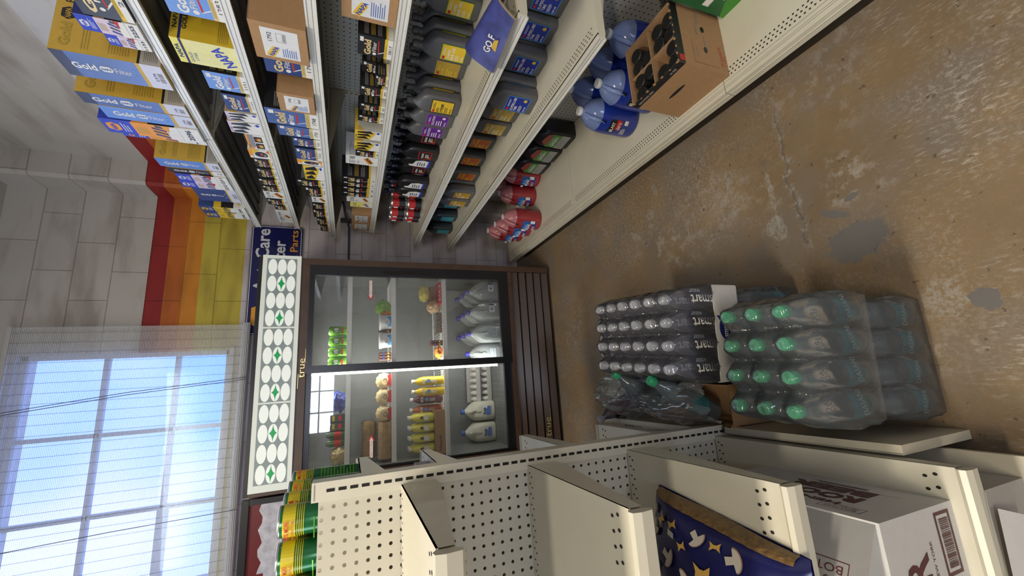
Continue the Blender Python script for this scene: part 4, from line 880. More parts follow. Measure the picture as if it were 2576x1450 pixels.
def fb_carton(m, w, h, d, num, c):
    F = Fr((0, w, 0), (0, -1, 0), (0, 0, 1)); m.box(0, d, 0, w, 0, h, CARD)
    m.add([(-.001, -.001, h * 1.002), (d * .5, -.001, h * 1.004), (d * .5, w + .001, h * 1.004), (-.001, w + .001, h * 1.002)], [(0, 1, 2, 3)], CARD)
    a, b, e, g = w * .10, h * .16, w * .88, h * .82; PL = mat('label_paper', (.66, .67, .68)); m.rect(F, a, b, e, g, PL)
    lw, lh = e - a, g - b; q = F.sub(a + lw * .20, b + lh * (.62 if c == 'flip' else .74), -.5)
    m.poly(q, [(-lw * .22, -lh * .10), (lw * .16, -lh * .10), (lw * .16, lh * .12), (-lw * .22, lh * .12)], YELLOW, .001); m.text(q, 'NAPA', lw * .02, 0, lh * .13, ROYAL, w=lw * .40, bold=.02, l=.0018)
    m.text(F, num, a + lw * .72, b + lh * .78, lh * .12, BLACK, w=lw * .30, l=.0012); m.ring(F, a + lw * .58, b + lh * .34, a + lw * .88, b + lh * .60, .001, GREY, .0012); m.bars(F, a + lw * .60, b + lh * .36, a + lw * .86, b + lh * .44, 8, GREY)
    m.lines(F, a + lw * .06, b + lh * .08, a + lw * .48, b + lh * .50, 7, MIDBLUE)
    S = Fr((0, 0, 0), (1, 0, 0), (0, 0, 1)); m.rect(S, 0, h * .985, d, h, CARD_IN, .0004)
FN = dict(goldlong=fb_goldlong, nap=fb_nap, goldsq=fb_goldsq, lemon=fb_lemon, tiger=fb_tiger, whor=fb_whor, can=fb_can, pics=fb_pics, carton=fb_carton)
LOOK = {('goldlong', 'blue'): 'tall gold-sided carton with cloudy blue front', ('goldlong', 'sky'): 'tall gold-sided carton with sky blue front', ('goldlong', 'dark'): 'slim tall black-fronted carton', ('goldlong', 'navy'): 'tall dark navy carton',
        ('nap', 'royal'): 'royal blue and lilac carton', ('nap', 'orange'): 'royal blue and orange carton', ('nap', 'yellow'): 'navy and yellow checked carton', ('goldsq', 'blue'): 'sky blue carton', ('goldsq', 'mid'): 'cloudy blue carton', ('goldsq', 'navy'): 'navy carton with gold lettering', ('goldsq', 'black'): 'black carton with gold lettering',
        ('lemon', ''): 'pale yellow carton', ('tiger', 'black'): 'white carton with black slashes', ('tiger', ''): 'white carton with yellow tiger stripes', ('tiger', 'orange'): 'orange-topped tiger striped carton', ('whor', ''): 'white carton with orange block', ('whor', 'lemon'): 'yellow and white carton', ('can', ''): 'white carton picturing a dark canister', ('pics', ''): 'orange-topped carton with two pictures', ('carton', ''): 'brown cardboard carton', ('carton', 'flip'): 'brown cardboard carton'}
TOPZ = {'A': 2.134, 'B': 1.882, 'C': 1.634, 'D': 1.356}
TN = {'A': 'top', 'B': 'second', 'C': 'third', 'D': 'fourth'}
def run(t, items):
    for i, it in enumerate(items):
        st, c, x, y0, y1, zt, d, num = it[:8]; zb = it[8] if len(it) > 8 else TOPZ[t]; m = MB(); random.seed(i * 7 + ord(t))
        w = y1 - y0 - .002; FN[st](m, w, zt - zb, d, num, c)
        # a few boxes stand slightly askew
        rz = random.uniform(-.012, .012) if w < .12 else 0
        m.build('filter_box', loc=(x, y0 + .001, zb + .0005), rot=(0, 0, rz), label='%s on the %s tier, %s from the near end' % (LOOK[(st, c)], TN[t], ORD[i] if i < 18 else 'far'), cat='filter box', group='filter cartons on the %s tier' % TN[t])
run('A', [
    ('goldsq', 'black', 1.17, 1.20, 1.415, 2.26, .30, '2441'),
    ('nap', 'royal', 1.170, 1.420, 1.485, 2.290, .28, '2255'), ('nap', 'royal', 1.172, 1.487, 1.538, 2.245, .28, '1133'),
    ('goldlong', 'blue', 1.165, 1.600, 1.729, 2.435, .36, '2376'), ('goldlong', 'blue', 1.170, 1.834, 1.907, 2.476, .30, '2144'), ('goldlong', 'sky', 1.170, 1.909, 1.994, 2.441, .22, '2144'),
    ('nap', 'orange', 1.165, 1.998, 2.100, 2.478, .30, '2096'), ('nap', 'orange', 1.175, 2.102, 2.139, 2.444, .28, '2096'),
    ('goldlong', 'sky', 1.170, 2.308, 2.394, 2.399, .26, '2218'), ('goldlong', 'dark', 1.170, 2.399, 2.450, 2.381, .24, '2220'), ('nap', 'royal', 1.168, 2.458, 2.545, 2.364, .26, '1211'), ('nap', 'royal', 1.172, 2.551, 2.630, 2.374, .26, '1212'),
    ('goldlong', 'navy', 1.180, 2.640, 2.822, 2.345, .28, '2345'), ('nap', 'yellow', 1.172, 2.895, 2.975, 2.380, .28, '2349'), ('nap', 'yellow', 1.172, 2.983, 3.078, 2.378, .28, '2345')])
run('B', [
    ('goldsq', 'blue', 1.215, 1.262, 1.381, 2.040, .26, '1283'), ('lemon', '', 1.205, 1.481, 1.601, 2.076, .30, '1735'), ('goldsq', 'blue', 1.210, 1.635, 1.738, 2.025, .18, '1151'), ('goldsq', 'navy', 1.210, 1.757, 1.865, 1.994, .18, '1133'),
    ('tiger', 'black', 1.205, 1.873, 1.938, 2.008, .20, '1133'), ('tiger', 'black', 1.205, 1.943, 2.034, 2.015, .20, '1134'), ('pics', '', 1.205, 2.040, 2.168, 1.968, .20, '1034'), ('can', '', 1.205, 2.174, 2.260, 1.981, .20, '1036'),
    ('goldsq', 'black', 1.205, 2.264, 2.357, 1.973, .2, '1040'), ('goldsq', 'black', 1.205, 2.369, 2.480, 1.980, .2, '1042'), ('goldsq', 'black', 1.205, 2.494, 2.575, 1.993, .2, '1060'), ('goldsq', 'black', 1.205, 2.581, 2.661, 1.987, .2, '1061'),
    ('whor', '', 1.205, 2.664, 2.762, 1.994, .2, '7060'), ('goldsq', 'black', 1.205, 2.772, 2.861, 1.993, .2, '1068'), ('goldsq', 'black', 1.205, 2.867, 2.940, 1.964, .2, '1070'), ('whor', '', 1.205, 2.950, 3.172, 1.970, .24, '7088')])
run('C', [
    ('carton', '', 1.118, 1.230, 1.389, 1.795, .26, '1792'), ('goldsq', 'navy', 1.170, 1.393, 1.520, 1.790, .22, '1701'), ('carton', 'flip', 1.118, 1.561, 1.675, 1.763, .18, '1742'), ('carton', 'flip', 1.150, 1.680, 1.713, 1.740, .18, '1742'),
    ('goldsq', 'mid', 1.150, 1.716, 1.825, 1.831, .2, '1748'), ('goldsq', 'mid', 1.150, 1.829, 1.912, 1.800, .2, '1750'), ('goldsq', 'navy', 1.150, 1.917, 1.990, 1.750, .2, '1522'), ('goldsq', 'navy', 1.150, 2.004, 2.111, 1.749, .2, '1522'),
    ('can', '', 1.150, 2.116, 2.168, 1.751, .2, '1396'), ('tiger', '', 1.150, 2.175, 2.330, 1.730, .2, '1397'), ('goldsq', 'black', 1.150, 2.342, 2.420, 1.778, .2, '1409'), ('goldsq', 'black', 1.150, 2.426, 2.553, 1.745, .2, '1410'),
    ('whor', '', 1.150, 2.558, 2.639, 1.718, .2, '7410'), ('goldsq', 'black', 1.150, 2.654, 2.743, 1.720, .2, '1515'), ('goldsq', 'black', 1.150, 2.751, 2.887, 1.725, .2, '1516'), ('goldsq', 'black', 1.150, 2.900, 3.022, 1.711, .2, '1551'), ('goldsq', 'black', 1.150, 3.030, 3.154, 1.698, .2, '1553')])
run('D', [
    ('carton', '', 1.215, 1.05, 1.235, 1.53, .25, '3900'), ('goldsq', 'black', 1.215, 1.290, 1.387, 1.477, .115, '3817'), ('goldsq', 'black', 1.215, 1.478, 1.540, 1.407, .06, '3052'), ('goldsq', 'black', 1.275, 1.484, 1.550, 1.458, .08, '3052'),
    ('goldsq', 'black', 1.215, 1.557, 1.617, 1.464, .1, '3033'), ('goldsq', 'black', 1.215, 1.671, 1.721, 1.462, .1, '3032'), ('goldsq', 'black', 1.215, 1.757, 1.803, 1.468, .1, '3031'),
    ('tiger', '', 1.215, 1.878, 1.954, 1.480, .12, '3381'), ('tiger', '', 1.215, 1.978, 2.059, 1.481, .12, '3381'), ('goldsq', 'black', 1.215, 2.066, 2.122, 1.474, .1, '3390'), ('whor', '', 1.215, 2.126, 2.215, 1.523, .14, '3402'),
    ('goldsq', 'black', 1.215, 2.373, 2.434, 1.546, .14, '3411'), ('goldsq', 'black', 1.215, 2.436, 2.497, 1.546, .14, '3411'), ('goldsq', 'black', 1.215, 2.507, 2.576, 1.548, .14, '3418'), ('goldsq', 'black', 1.215, 2.578, 2.645, 1.548, .14, '3418'),
    ('whor', '', 1.215, 2.649, 2.721, 1.521, .14, '3422'), ('whor', 'lemon', 1.215, 2.732, 2.807, 1.498, .12, '3500'), ('carton', '', 1.215, 2.940, 3.100, 1.490, .14, '3600'), ('carton', '', 1.215, 3.106, 3.250, 1.490, .14, '3600')])
# ------------------------------------------------------------------ oil, coolant and washer fluid on the lower tiers
OILG = mat('grey_oil_plastic', (0.105, 0.108, 0.118), .38, var=.05); OILC = mat('grey_oil_cap', (0.085, 0.088, 0.095), .4, var=0)
BLKP = mat('black_oil_plastic', (0.014, 0.014, 0.017), .32, var=0); DKB = mat('dark_navy_bottle', (0.012, 0.016, 0.045), .3, var=0); DKGRN = mat('dark_teal_bottle', (0.030, 0.040, 0.048), .35, var=0)
def quart(body, capm, lab, w=.104, d=.058, h=.246, strip=False, slots=0):
    """flat-sided quart bottle: broad face towards -X, spout offset towards the far end"""
    t = empty('oil_bottle', (0, 0, 0)); m = MB(); rings = []
    for z, kx, ky, oy in ((0, .90, .93, 0), (.006, 1, 1, 0), (.150, 1, 1, 0), (.168, .98, .95, .001), (.190, .80, .62, .010), (.203, .52, .36, .017), (.210, .46, .27, .018), (.222, .46, .27, .018)):
        rings.append(rrect(0, oy, d / 2 * kx, w / 2 * ky, min(.016, d / 2 * kx * .8), z * h / .246))
    m.loft(rings, body); b = m.build('bottle_body', t)
    if strip:
        s = MB(); f = Fr((0, -w / 2 - .0002, 0), (1, 0, 0), (0, 0, 1))
        for k in range(9): s.rect(f, -.006, .03 + k * .014, .0, .031 + k * .014, GREY, .0006)
        s.build('level_marks', t)
    c = MB(); c.lathe([(.0155, .216), (.0165, .219), (.0165, .240), (.0145, .2445)], capm, (0, .018, (h - .246)), 14); c.build('cap', t)
    l = MB(); lab(l, Fr((-d / 2 - .0006, w / 2, 0), (0, -1, 0), (0, 0, 1)), w); l.build('front_label', t)
    return t
def L(bgm, rim, words, fg=WHITE, z0=.030, z1=.135, badge=None, foot=None):
    def f(l, F, w):
        a0, a1 = w * .12, w * .88; l.rect(F, a0, z0, a1, z1, rim, .0003); l.rect(F, a0 + .003, z0 + .003, a1 - .003, z1 - .003, bgm, .0007)
        l.rect(F, a0 + .006, z1 - .020, a0 + .020, z1 - .009, RED, .0011); l.lines(F, a0 + .024, z1 - .020, a1 - .01, z1 - .010, 2, fg)
        y = z1 - .034
        for wd in words: l.text(F, wd, a0 + .006, y, .0125, fg, w=min(a1 - a0 - .012, .0092 * len(wd)), al='L', bold=.02); y -= .017
        l.lines(F, a0 + .006, z0 + .026, a0 + .045, y + .004, 3, fg)
        if badge: l.disc(F, a1 - .016, z0 + .022, .009, badge, .009, 6, .0012)
        l.text(F, foot or '5W-30', a0 + .006, z0 + .012, .0085, fg, al='L', bold=.02, w=.030)
    return f
Q = {
 'chain': Proto(quart(OILG, OILC, L(YELLOW, GREEN, ['CHAIN', 'BAR OIL'], WHITE, foot='OIL'), h=.250)),
 'auto': Proto(quart(OILG, OILC, L(OLIVE, GOLDP, ['AUTO'], YELLOW, foot='SAE 30'), h=.246)),
 'atv': Proto(quart(OILG, OILC, L(YELLOW, BLACK, ['ATV', 'XTREME'], BLACK, foot='10W-40'), strip=True)),
 'violet': Proto(quart(OILG, OILC, L(PURPLE, mat('violet_rim', (.24, .08, .45)), ['SOLUTION'], WHITE, badge=WHITE, foot='0W-20'), d=.055)),
 'black': Proto(quart(BLKP, DKB, lambda l, F, w: (l.rect(F, w * .14, .04, w * .86, .115, RED, .0006), l.rect(F, w * .18, .044, w * .82, .111, BLACK, .001), l.text(F, 'GEAR', w * .5, .092, .012, WHITE, w=.05, l=.0015, bold=.02), l.poly(F, [(w * .22, .05), (w * .5, .08), (w * .4, .045)], BRICKRED, .0014), l.lines(F, w * .3, .055, w * .75, .078, 3, WHITE, .0016)), h=.246)),
 'white': Proto(quart(BLKP, DKB, lambda l, F, w: (l.rect(F, w * .08, .030, w * .92, .052, ROYAL, .0005), l.poly(F, [(w * .14, .045), (w * .80, .040), (w * .90, .07), (w * .78, .115), (w * .4, .130), (w * .35, .155), (w * .2, .150), (w * .14, .12)], WHITE, .0008), l.lines(F, w * .26, .055, w * .72, .108, 4, NAVY, .0013)), h=.246)),
 'super': Proto(quart(OILG, OILC, L(BLUELBL, CYAN, ['SUPERLUBE', 'TMS'], WHITE, badge=YELLOW, foot='15W-40'), w=.112, d=.064, h=.255, strip=True)),
 'gold': Proto(quart(OILG, OILC, L(OLIVE, GOLDP, ['AUTO GOLD'], WHITE, badge=GREY, foot='SAE 10'), w=.112, d=.064, h=.240)),
 'rust': Proto(quart(mat('mid_grey_bottle', (.075, .075, .078), .38), OILC, L(BRICKRED, GOLDP, ['OUTBOARD'], YELLOW, foot='TC-W3'), w=.112, d=.060, h=.240)),
 'amber': Proto(quart(OILG, OILC, L(mat('amber_print', (.44, .25, .02)), GOLDP, ['UNIVERSAL'], WHITE, foot='ATF'), w=.105, d=.060, h=.240)),
 'tealq': Proto(quart(DKGRN, BLKP, lambda l, F, w: (l.rect(F, w * .14, .025, w * .86, .120, TEAL, .0006), l.lines(F, w * .25, .05, w * .75, .09, 4, PALEBLUE)), w=.110, d=.062, h=.235)),
}
DESC = {'chain': 'grey oil bottle with orange-yellow label', 'auto': 'grey oil bottle with dark gold label', 'atv': 'grey oil bottle with yellow black-rimmed label', 'violet': 'grey oil bottle with purple label', 'black': 'black bottle with red and black label', 'white': 'black bottle with white jug-shaped label', 'super': 'grey oil bottle with dark blue label', 'gold': 'grey oil bottle with olive gold label', 'rust': 'grey oil bottle with rust red label', 'amber': 'grey oil bottle with amber label', 'tealq': 'dark bottle with teal label'}
def cols(tier, z, lst, name):
    # columns of bottles one behind another; (kind, x front face, y centre, count, pitch, turn)
    for i, (k, x, y, n, rz) in enumerate(lst):
        d = .066
        for j in range(n):
            px = x + .031 + j * d
            if px > 1.545: break
            pos = ', %s column from near end, %s' % (ORD[i], ['front', 'second', 'third', 'fourth', 'fifth'][j])
            Q[k].at((px + j * d * 0, y + math.sin(rz) * 0 + j * .0, z), rz, DESC[k].replace('oil bottle', 'bottle').replace('bottle with', 'bottle,') + ', %s tier' % tier + pos, name)
ZE = .981 + .0345; ZF = .690 + .0345
cols('fifth', ZE, [('chain', 1.365, 1.075, 3, 0), ('chain', 1.455, 1.305, 1, .0), ('chain', 1.355, 1.437, 3, .10), ('auto', 1.370, 1.548, 2, .05), ('atv', 1.262, 1.672, 4, .12), ('violet', 1.272, 1.795, 3, .06), ('violet', 1.290, 1.925, 3, .04),
    ('black', 1.330, 2.055, 3, 0), ('black', 1.300, 2.180, 3, .05), ('white', 1.315, 2.300, 3, 0), ('black', 1.330, 2.415, 2, 0), ('white', 1.275, 2.520, 3, 0), ('white', 1.268, 2.630, 3, 0)], 'oil bottles on the fifth tier')
cols('sixth', ZF, [('super', 1.400, 1.003, 2, .03), ('super', 1.392, 1.118, 2, .03), ('super', 1.362, 1.232, 2, .0), ('super', 1.300, 1.347, 3, .0), ('super', 1.190, 1.462, 4, .12),
    ('gold', 1.262, 1.640, 3, .0), ('gold', 1.262, 1.765, 3, .0), ('rust', 1.320, 2.000, 3, 0), ('rust', 1.318, 2.200, 3, 0), ('rust', 1.278, 2.325, 4, 0) , ('amber', 1.205, 2.450, 4, 0) if False else ('amber', 1.200, 2.440, 4, 0), ('amber', 1.196, 2.560, 4, 0),
    ('tealq', 1.285, 2.790, 3, 0), ('tealq', 1.232, 2.930, 3, 0), ('tealq', 1.190, 3.100, 4, 0)], 'oil bottles on the sixth tier')
# red and silver spray cans stacked two high
CANR = mat('red_can_print', (.42, .02, .02), .3); SILV = mat('silver_can', (.50, .50, .50), .25, .8, var=0)
def rcan():
    t = empty('steel_can', (0, 0, 0)); m = MB(); m.lathe([(.030, 0), (.033, .004), (.033, .104), (.029, .110)], SILV, n=16); m.build('can_body', t)
    l = MB(); l.lathe([(.0334, .012), (.0334, .055)], BLACK, n=16, cap=False); l.lathe([(.0334, .055), (.0334, .098)], CANR, n=16, cap=False); f = Fr((-.0336, 0, 0), (0, -1, 0), (0, 0, 1)); l.rect(f, -.012, .062, .012, .090, WHITE, .0006); l.text(f, 'OIL', 0, .040, .014, RED, w=.03, l=.001, bold=.02); l.build('can_label', t); return t
K = Proto(rcan())
for j, y in enumerate((2.745, 2.818, 2.891)):
    for r in range(3):
        for k in range(2): K.at((1.245 + r * .070 - (.04 if j else 0), y, ZE + k * .1115), 0, 'red and silver can, %s stack from black bottles, %s row, %s' % (ORD[j], ['front', 'middle', 'back'][r], ['bottom', 'top'][k]), 'stacked red cans on the fifth tier')
for k in range(6):
    Q['white' if k % 2 else 'black'].at((1.46 + (k % 2) * .066, 2.76 + (k // 2) * .115, ZE), 0, 'dark bottle behind the red cans, %s along, %s' % (ORD[k // 2], ['nearer aisle', 'against board'][k % 2]), 'oil bottles on the fifth tier')

# round gallon jugs
def rjug(liquid, upper, capm, lab, level=.205, r=.083, h=.305):
    t = empty('fluid_jug', (0, 0, 0)); m = MB(); p = [(r * .88, 0), (r * .98, .008), (r, .02), (r, .150), (r * .98, .175), (r * .93, level)]
    m.lathe(p, liquid, n=28); m.build('liquid_part', t)
    u = MB(); u.lathe([(r * .93, level), (r * .80, .232), (r * .60, .256), (r * .34, .274), (.019, .280), (.019, .290)], upper, n=28, cap=False); u.build('shoulder', t)
    c = MB(); c.lathe([(.020, .287), (.0215, .290), (.0215, h - .003), (.019, h)], capm, n=20); c.build('cap', t)
    q = MB(); q.tube([(-.018, -.012, .278), (-.050, -.034, .262), (-.074, -.050, .225), (-.073, -.049, .195)], [.008, .010, .010, .009], upper, 8); q.build('handle', t)
    l = MB(); lab(l, r); l.build('wrap_label', t); return t
def arc(l, r, a0, a1, z0, z1, m, lift=.0008, n=8):
    R_ = r + lift
    for k in range(n):
        a, b = a0 + (a1 - a0) * k / n, a0 + (a1 - a0) * (k + 1) / n
        l.add([(R_ * math.cos(a), R_ * math.sin(a), z0), (R_ * math.cos(b), R_ * math.sin(b), z0), (R_ * math.cos(b), R_ * math.sin(b), z1), (R_ * math.cos(a), R_ * math.sin(a), z1)], [(0, 1, 2, 3)], m)
def tang(r, a, z): c, s = math.cos(a), math.sin(a); return Fr((r * c, r * s, z), (-s, c, 0), (0, 0, 1))
def lab_blue(l, r):
    a = math.radians(-158); arc(l, r, a - .42, a + .42, .055, .120, mat('clear_blue_label', (.03, .05, .25), .3)); arc(l, r, a - .42, a + .42, .120, .155, BLACK); arc(l, r, a - .15, a + .42, .092, .122, RED, .0014)
    f = tang(r + .0045, a, 0); l.text(f, 'BLAST', .0, .140, .018, WHITE, w=.05, bold=.03); l.text(f, '-20\u00b0F', .008, .106, .018, WHITE, w=.045, bold=.02); l.lines(f, -.03, .062, .010, .088, 4, WHITE); l.rect(tang(r + .003, a + .3, 0), -.008, .060, .014, .080, WHITE)
def lab_peak(l, r):
    a = math.radians(-155); arc(l, r, a - .52, a + .52, .045, .150, mat('peak_label_blue', (.03, .11, .36), .35)); arc(l, r, a - .52, a + .52, .045, .085, BLUELBL, .0013)
    f = tang(r + .006, a, 0); l.poly(f, [(-.035, .112), (-.012, .145), (0, .130), (.012, .142), (.035, .112)], PALEBLUE, .001); l.text(f, 'PEAK', 0, .104, .022, WHITE, w=.062, bold=.03, l=.002); l.rect(f, -.030, .078, .026, .088, RED, .001); l.lines(f, -.03, .052, .02, .072, 3, WHITE); l.rect(tang(r + .002, a + .42, 0), -.01, .055, .012, .090, WHITE); l.rect(f, -.045, .128, -.030, .146, WHITE, .002)
BLQ = mat('blue_washer_fluid', (.012, .035, .30), .16, var=0, spec=.6); BLU = clear('pale_blue_shoulder', (.28, .38, .72), .55, .12, .3)
RLQ = mat('red_coolant_fluid', (.30, .028, .034), .18, var=0, spec=.6); RLU = clear('pale_red_shoulder', (.68, .28, .30), .62, .12, .3); CAPW = mat('white_cap', (.70, .70, .70), .4)
W = Proto(rjug(BLQ, BLU, CAPW, lab_blue)); RD = Proto(rjug(RLQ, RLU, CAPW, lab_peak, level=.20, r=.076, h=.285))
ZG = .1655
for (x, y, s) in ((1.245, 1.485, 'nearest the aisle'), (1.270, 1.318, 'front row, beside the cardboard carton'), (1.415, 1.545, 'second row, left'), (1.440, 1.375, 'second row, behind the front pair'), (1.430, 1.205, 'second row, behind the carton')):
    W.at((x, y, ZG), 0, 'blue washer fluid jug on the base deck, ' + s, 'blue washer fluid jugs')
for (x, y, s) in ((1.500, 2.575, 'beside the black jugs'), (1.370, 2.678, 'middle of the row'), (1.500, 2.800, 'behind the middle one'), (1.155, 2.625, 'nearest the aisle'), (1.165, 2.800, 'second row, nearest aisle'), (1.180, 2.975, 'third row, nearest aisle')):
    if x > 1.49: x = 1.488
    RD.at((x, y, ZG), 0, 'red coolant jug with blue label, ' + s, 'red coolant jugs')
# black coolant jugs
def bjug():
    t = empty('coolant_jug', (0, 0, 0)); m = MB(); rings = []
    for z, kx, ky, oy in ((0, .92, .95, 0), (.01, 1, 1, 0), (.185, 1, 1, 0), (.21, .95, .9, 0), (.245, .7, .55, .015), (.262, .4, .28, .03), (.28, .38, .25, .03)): rings.append(rrect(0, oy, .055 * kx, .080 * ky, .022, z))
    m.loft(rings, BLKP); m.build('jug_body', t); c = MB(); c.lathe([(.024, .275), (.024, .300), (.02, .304)], BLKP, (0, .03, 0), 16); c.build('cap', t)
    l = MB(); f = Fr((-.0556, .092, 0), (0, -1, 0), (0, 0, 1)); GL_ = mat('green_label', (.08, .30, .04), .4); l.poly(f, [(.025, .095), (.160, .095), (.160, .165), (.09, .175), (.025, .160)], GL_); l.rect(f, .022, .035, .162, .093, mat('pale_green_panel', (.34, .36, .32), .4), .0006)
    l.poly(f, [(.035, .160), (.075, .200), (.150, .185), (.160, .150), (.10, .150)], mat('rust_swoosh', (.36, .08, .05), .4), .001); l.text(f, 'GREEN', .088, .118, .024, WHITE, w=.10, bold=.03, l=.0014); l.lines(f, .03, .045, .15, .085, 5, GREY); l.text(f, 'COOLANT', .092, .140, .010, WHITE, w=.08, l=.0014); l.build('front_label', t); return t
BJ = Proto(bjug())
for (x, y, s) in ((1.515, 2.060, 'nearest the blue jugs'), (1.515, 2.240, 'middle of the three'), (1.515, 2.412, 'nearest the red jugs')): BJ.at((x, y, ZG), 0, 'black coolant jug with green label, ' + s, 'black coolant jugs')
# open carton of dark bottles
t = empty('open_carton', (1.058, .915, ZG), 0, 'open brown cardboard carton of dark bottles on the base deck', 'box'); CW, CD, CH = .262, .262, .245
m = MB(); th = .004
m.box(0, CD, 0, th, 0, CH, CARD); m.box(0, CD, CW - th, CW, 0, CH, CARD); m.box(0, th, th, CW - th, 0, CH, CARD); m.box(CD - th, CD, th, CW - th, 0, CH, CARD); m.box(th, CD - th, th, CW - th, 0, th, CARD_IN)
F = Fr((0, CW, 0), (0, -1, 0), (0, 0, 1)); S = Fr((0, 0, 0), (1, 0, 0), (0, 0, 1))
def slot(f, a, b, w, h): m.poly(f, [(a + w / 2 * math.cos(q) * (1 if True else 1), b + h / 2 * math.sin(q)) for q in [2 * PI * k / 16 for k in range(16)]], BLACK, .0012)
slot(F, CW * .5, CH * .55, .085, .016); slot(S, .085, CH * .42, .026, .018); slot(S, .175, CH * .42, .026, .018)
m.rect(F, 0, CH - .028, CW, CH, BLACK, .0008); m.text(F, 'MOLYPLEX 500+', CW * .25, CH - .015, .009, WHITE, w=.085, l=.0014); m.text(F, '14 OZ', CW * .82, CH - .015, .009, WHITE, w=.03, l=.0014)
m.rect(S, 0, CH - .030, CD, CH, BLACK, .0008); m.rect(S, .01, CH - .028, .035, CH - .006, RED, .0012); m.rect(S, .02, .165, .12, .1665, CARD_IN, .001); m.rect(S, .02, .05, .0215, .165, CARD_IN, .001)
m.text(S, '10 QUARTS', .075, .028, .013, RED, w=.085, l=.0012); m.text(S, '1 ST.L', .06, .012, .011, RED, w=.045, l=.0012)
for a, b, s_ in ((.07, .145, '10 QTS'), (.17, .135, '20W'), (.22, .125, 'OIL'), (.12, .10, 'QUARTS')): m.text(S, s_, a, b, .012, GREY, w=.05, l=.0012)
m.build('carton_body', t)
q = MB(); q.box(.01, CD - .01, CW * .49, CW * .50, .02, CH - .004, CARD); q.box(CD * .46, CD * .475, .01, CW - .01, .02, CH - .01, CARD); q.build('divider', t)
EDG = mat('torn_black_edge', (.02, .018, .016), .7, var=.3)
q = MB()
for k in range(26): a = k / 26.0 * CD; hgt = random.uniform(.001, .008); q.box(a, a + CD / 26, -.0006, th, CH, CH + hgt, EDG if k % 3 else CARD); q.box(-.0006, th, a, a + CW / 26, CH, CH + random.uniform(.001, .008), EDG if k % 4 else CARD)
q.build('torn_edge', t)
DC = mat('black_ribbed_cap', (.016, .016, .016), .35, var=0); DB = mat('dark_glass_bottle', (.03, .02, .018), .2, var=0)
def cbot():
    t = empty('dark_bottle', (0, 0, 0)); m = MB(); m.lathe([(.026, 0), (.028, .006), (.028, .14), (.020, .165), (.018, .175)], DB, n=16); m.build('bottle_body', t); c = MB(); c.lathe([(.026, .172), (.0285, .175), (.0285, .222), (.0265, .227), (.023, .2255)], DC, n=22); c.build('cap', t); return t
cb = Proto(cbot())
for i in range(4):
    for j in range(4):
        if (i, j) in ((1, 1), (3, 2), (0, 2)): continue
        x = 1.058 + .034 + i * .058 + (.006 if i > 1 else 0); y = .915 + .034 + j * .058 + (.010 if j > 1 else 0)
        cb.at((x, y, ZG + .005), 0, 'black-capped bottle in the open carton, %s row from aisle, %s from the near side' % (ORD[i], ORD[j]), 'black-capped bottles in the carton')
# green box beside it
m = MB(); m.box(0, .20, 0, .16, 0, .31, mat('green_box_print', (.015, .11, .035), .35, var=.15)); S = Fr((0, 0, 0), (1, 0, 0), (0, 0, 1)); F = Fr((0, .16, 0), (0, -1, 0), (0, 0, 1))
m.poly(F, [(0, 0), (.16, 0), (.16, .10), (.05, .05), (0, .02)], mat('bright_green_print', (.05, .25, .03), .35)); m.ring(F, .02, .10, .05, .13, .0015, WHITE); m.rect(F, .022, .102, .048, .128, WHITE); m.bars(F, .06, .06, .095, .085, 10, WHITE); m.lines(F, .06, .12, .13, .17, 5, WHITE)
Bx = Fr((0, .16, 0), (1, 0, 0), (0, 0, 1)); m.build('green_box', loc=(1.300, .735, ZG), label='green printed box standing on the base deck behind the open carton', cat='box')
# floppy magazine hanging over the fifth tier
m = MB(); pg = mat('magazine_page_edge', (.50, .42, .28), .7, var=.2, scale=200); cv = mat('magazine_cover', (.05, .06, .22), .3, var=.5, scale=20)
def fold(u, v):   # u along Y, v across
    s = v; x = 1.085 + .16 * s; z = ZE + .004 + .10 * math.sin(PI * min(1, max(0, s))) * (.55 + .45 * u)
    return (x - .02 * u, .955 + .21 * u, z)
for lay in range(6):
    vs = []; n = 12
    for a in range(7):
        for b in range(n + 1): p = fold(a / 6.0, b / n); vs.append((p[0] - lay * .0012, p[1], p[2] + lay * .0016))
    m.add(vs, [(i * (n + 1) + k, i * (n + 1) + k + 1, (i + 1) * (n + 1) + k + 1, (i + 1) * (n + 1) + k) for i in range(6) for k in range(n)], cv if lay == 5 else pg, True)
f = Fr(fold(.55, .12), (0, -1, 0), (.35, 0, .94)); m.text(f, 'GO F', 0, .02, .024, WHITE, w=.07, bold=.02, l=.016)
m.poly(f, [(-.02, -.01), (.03, -.005), (.02, .008), (-.01, .01)], GOLDP, .014); m.build('magazine', label='curled magazine with blue cover lying on the fifth tier', cat='magazine')
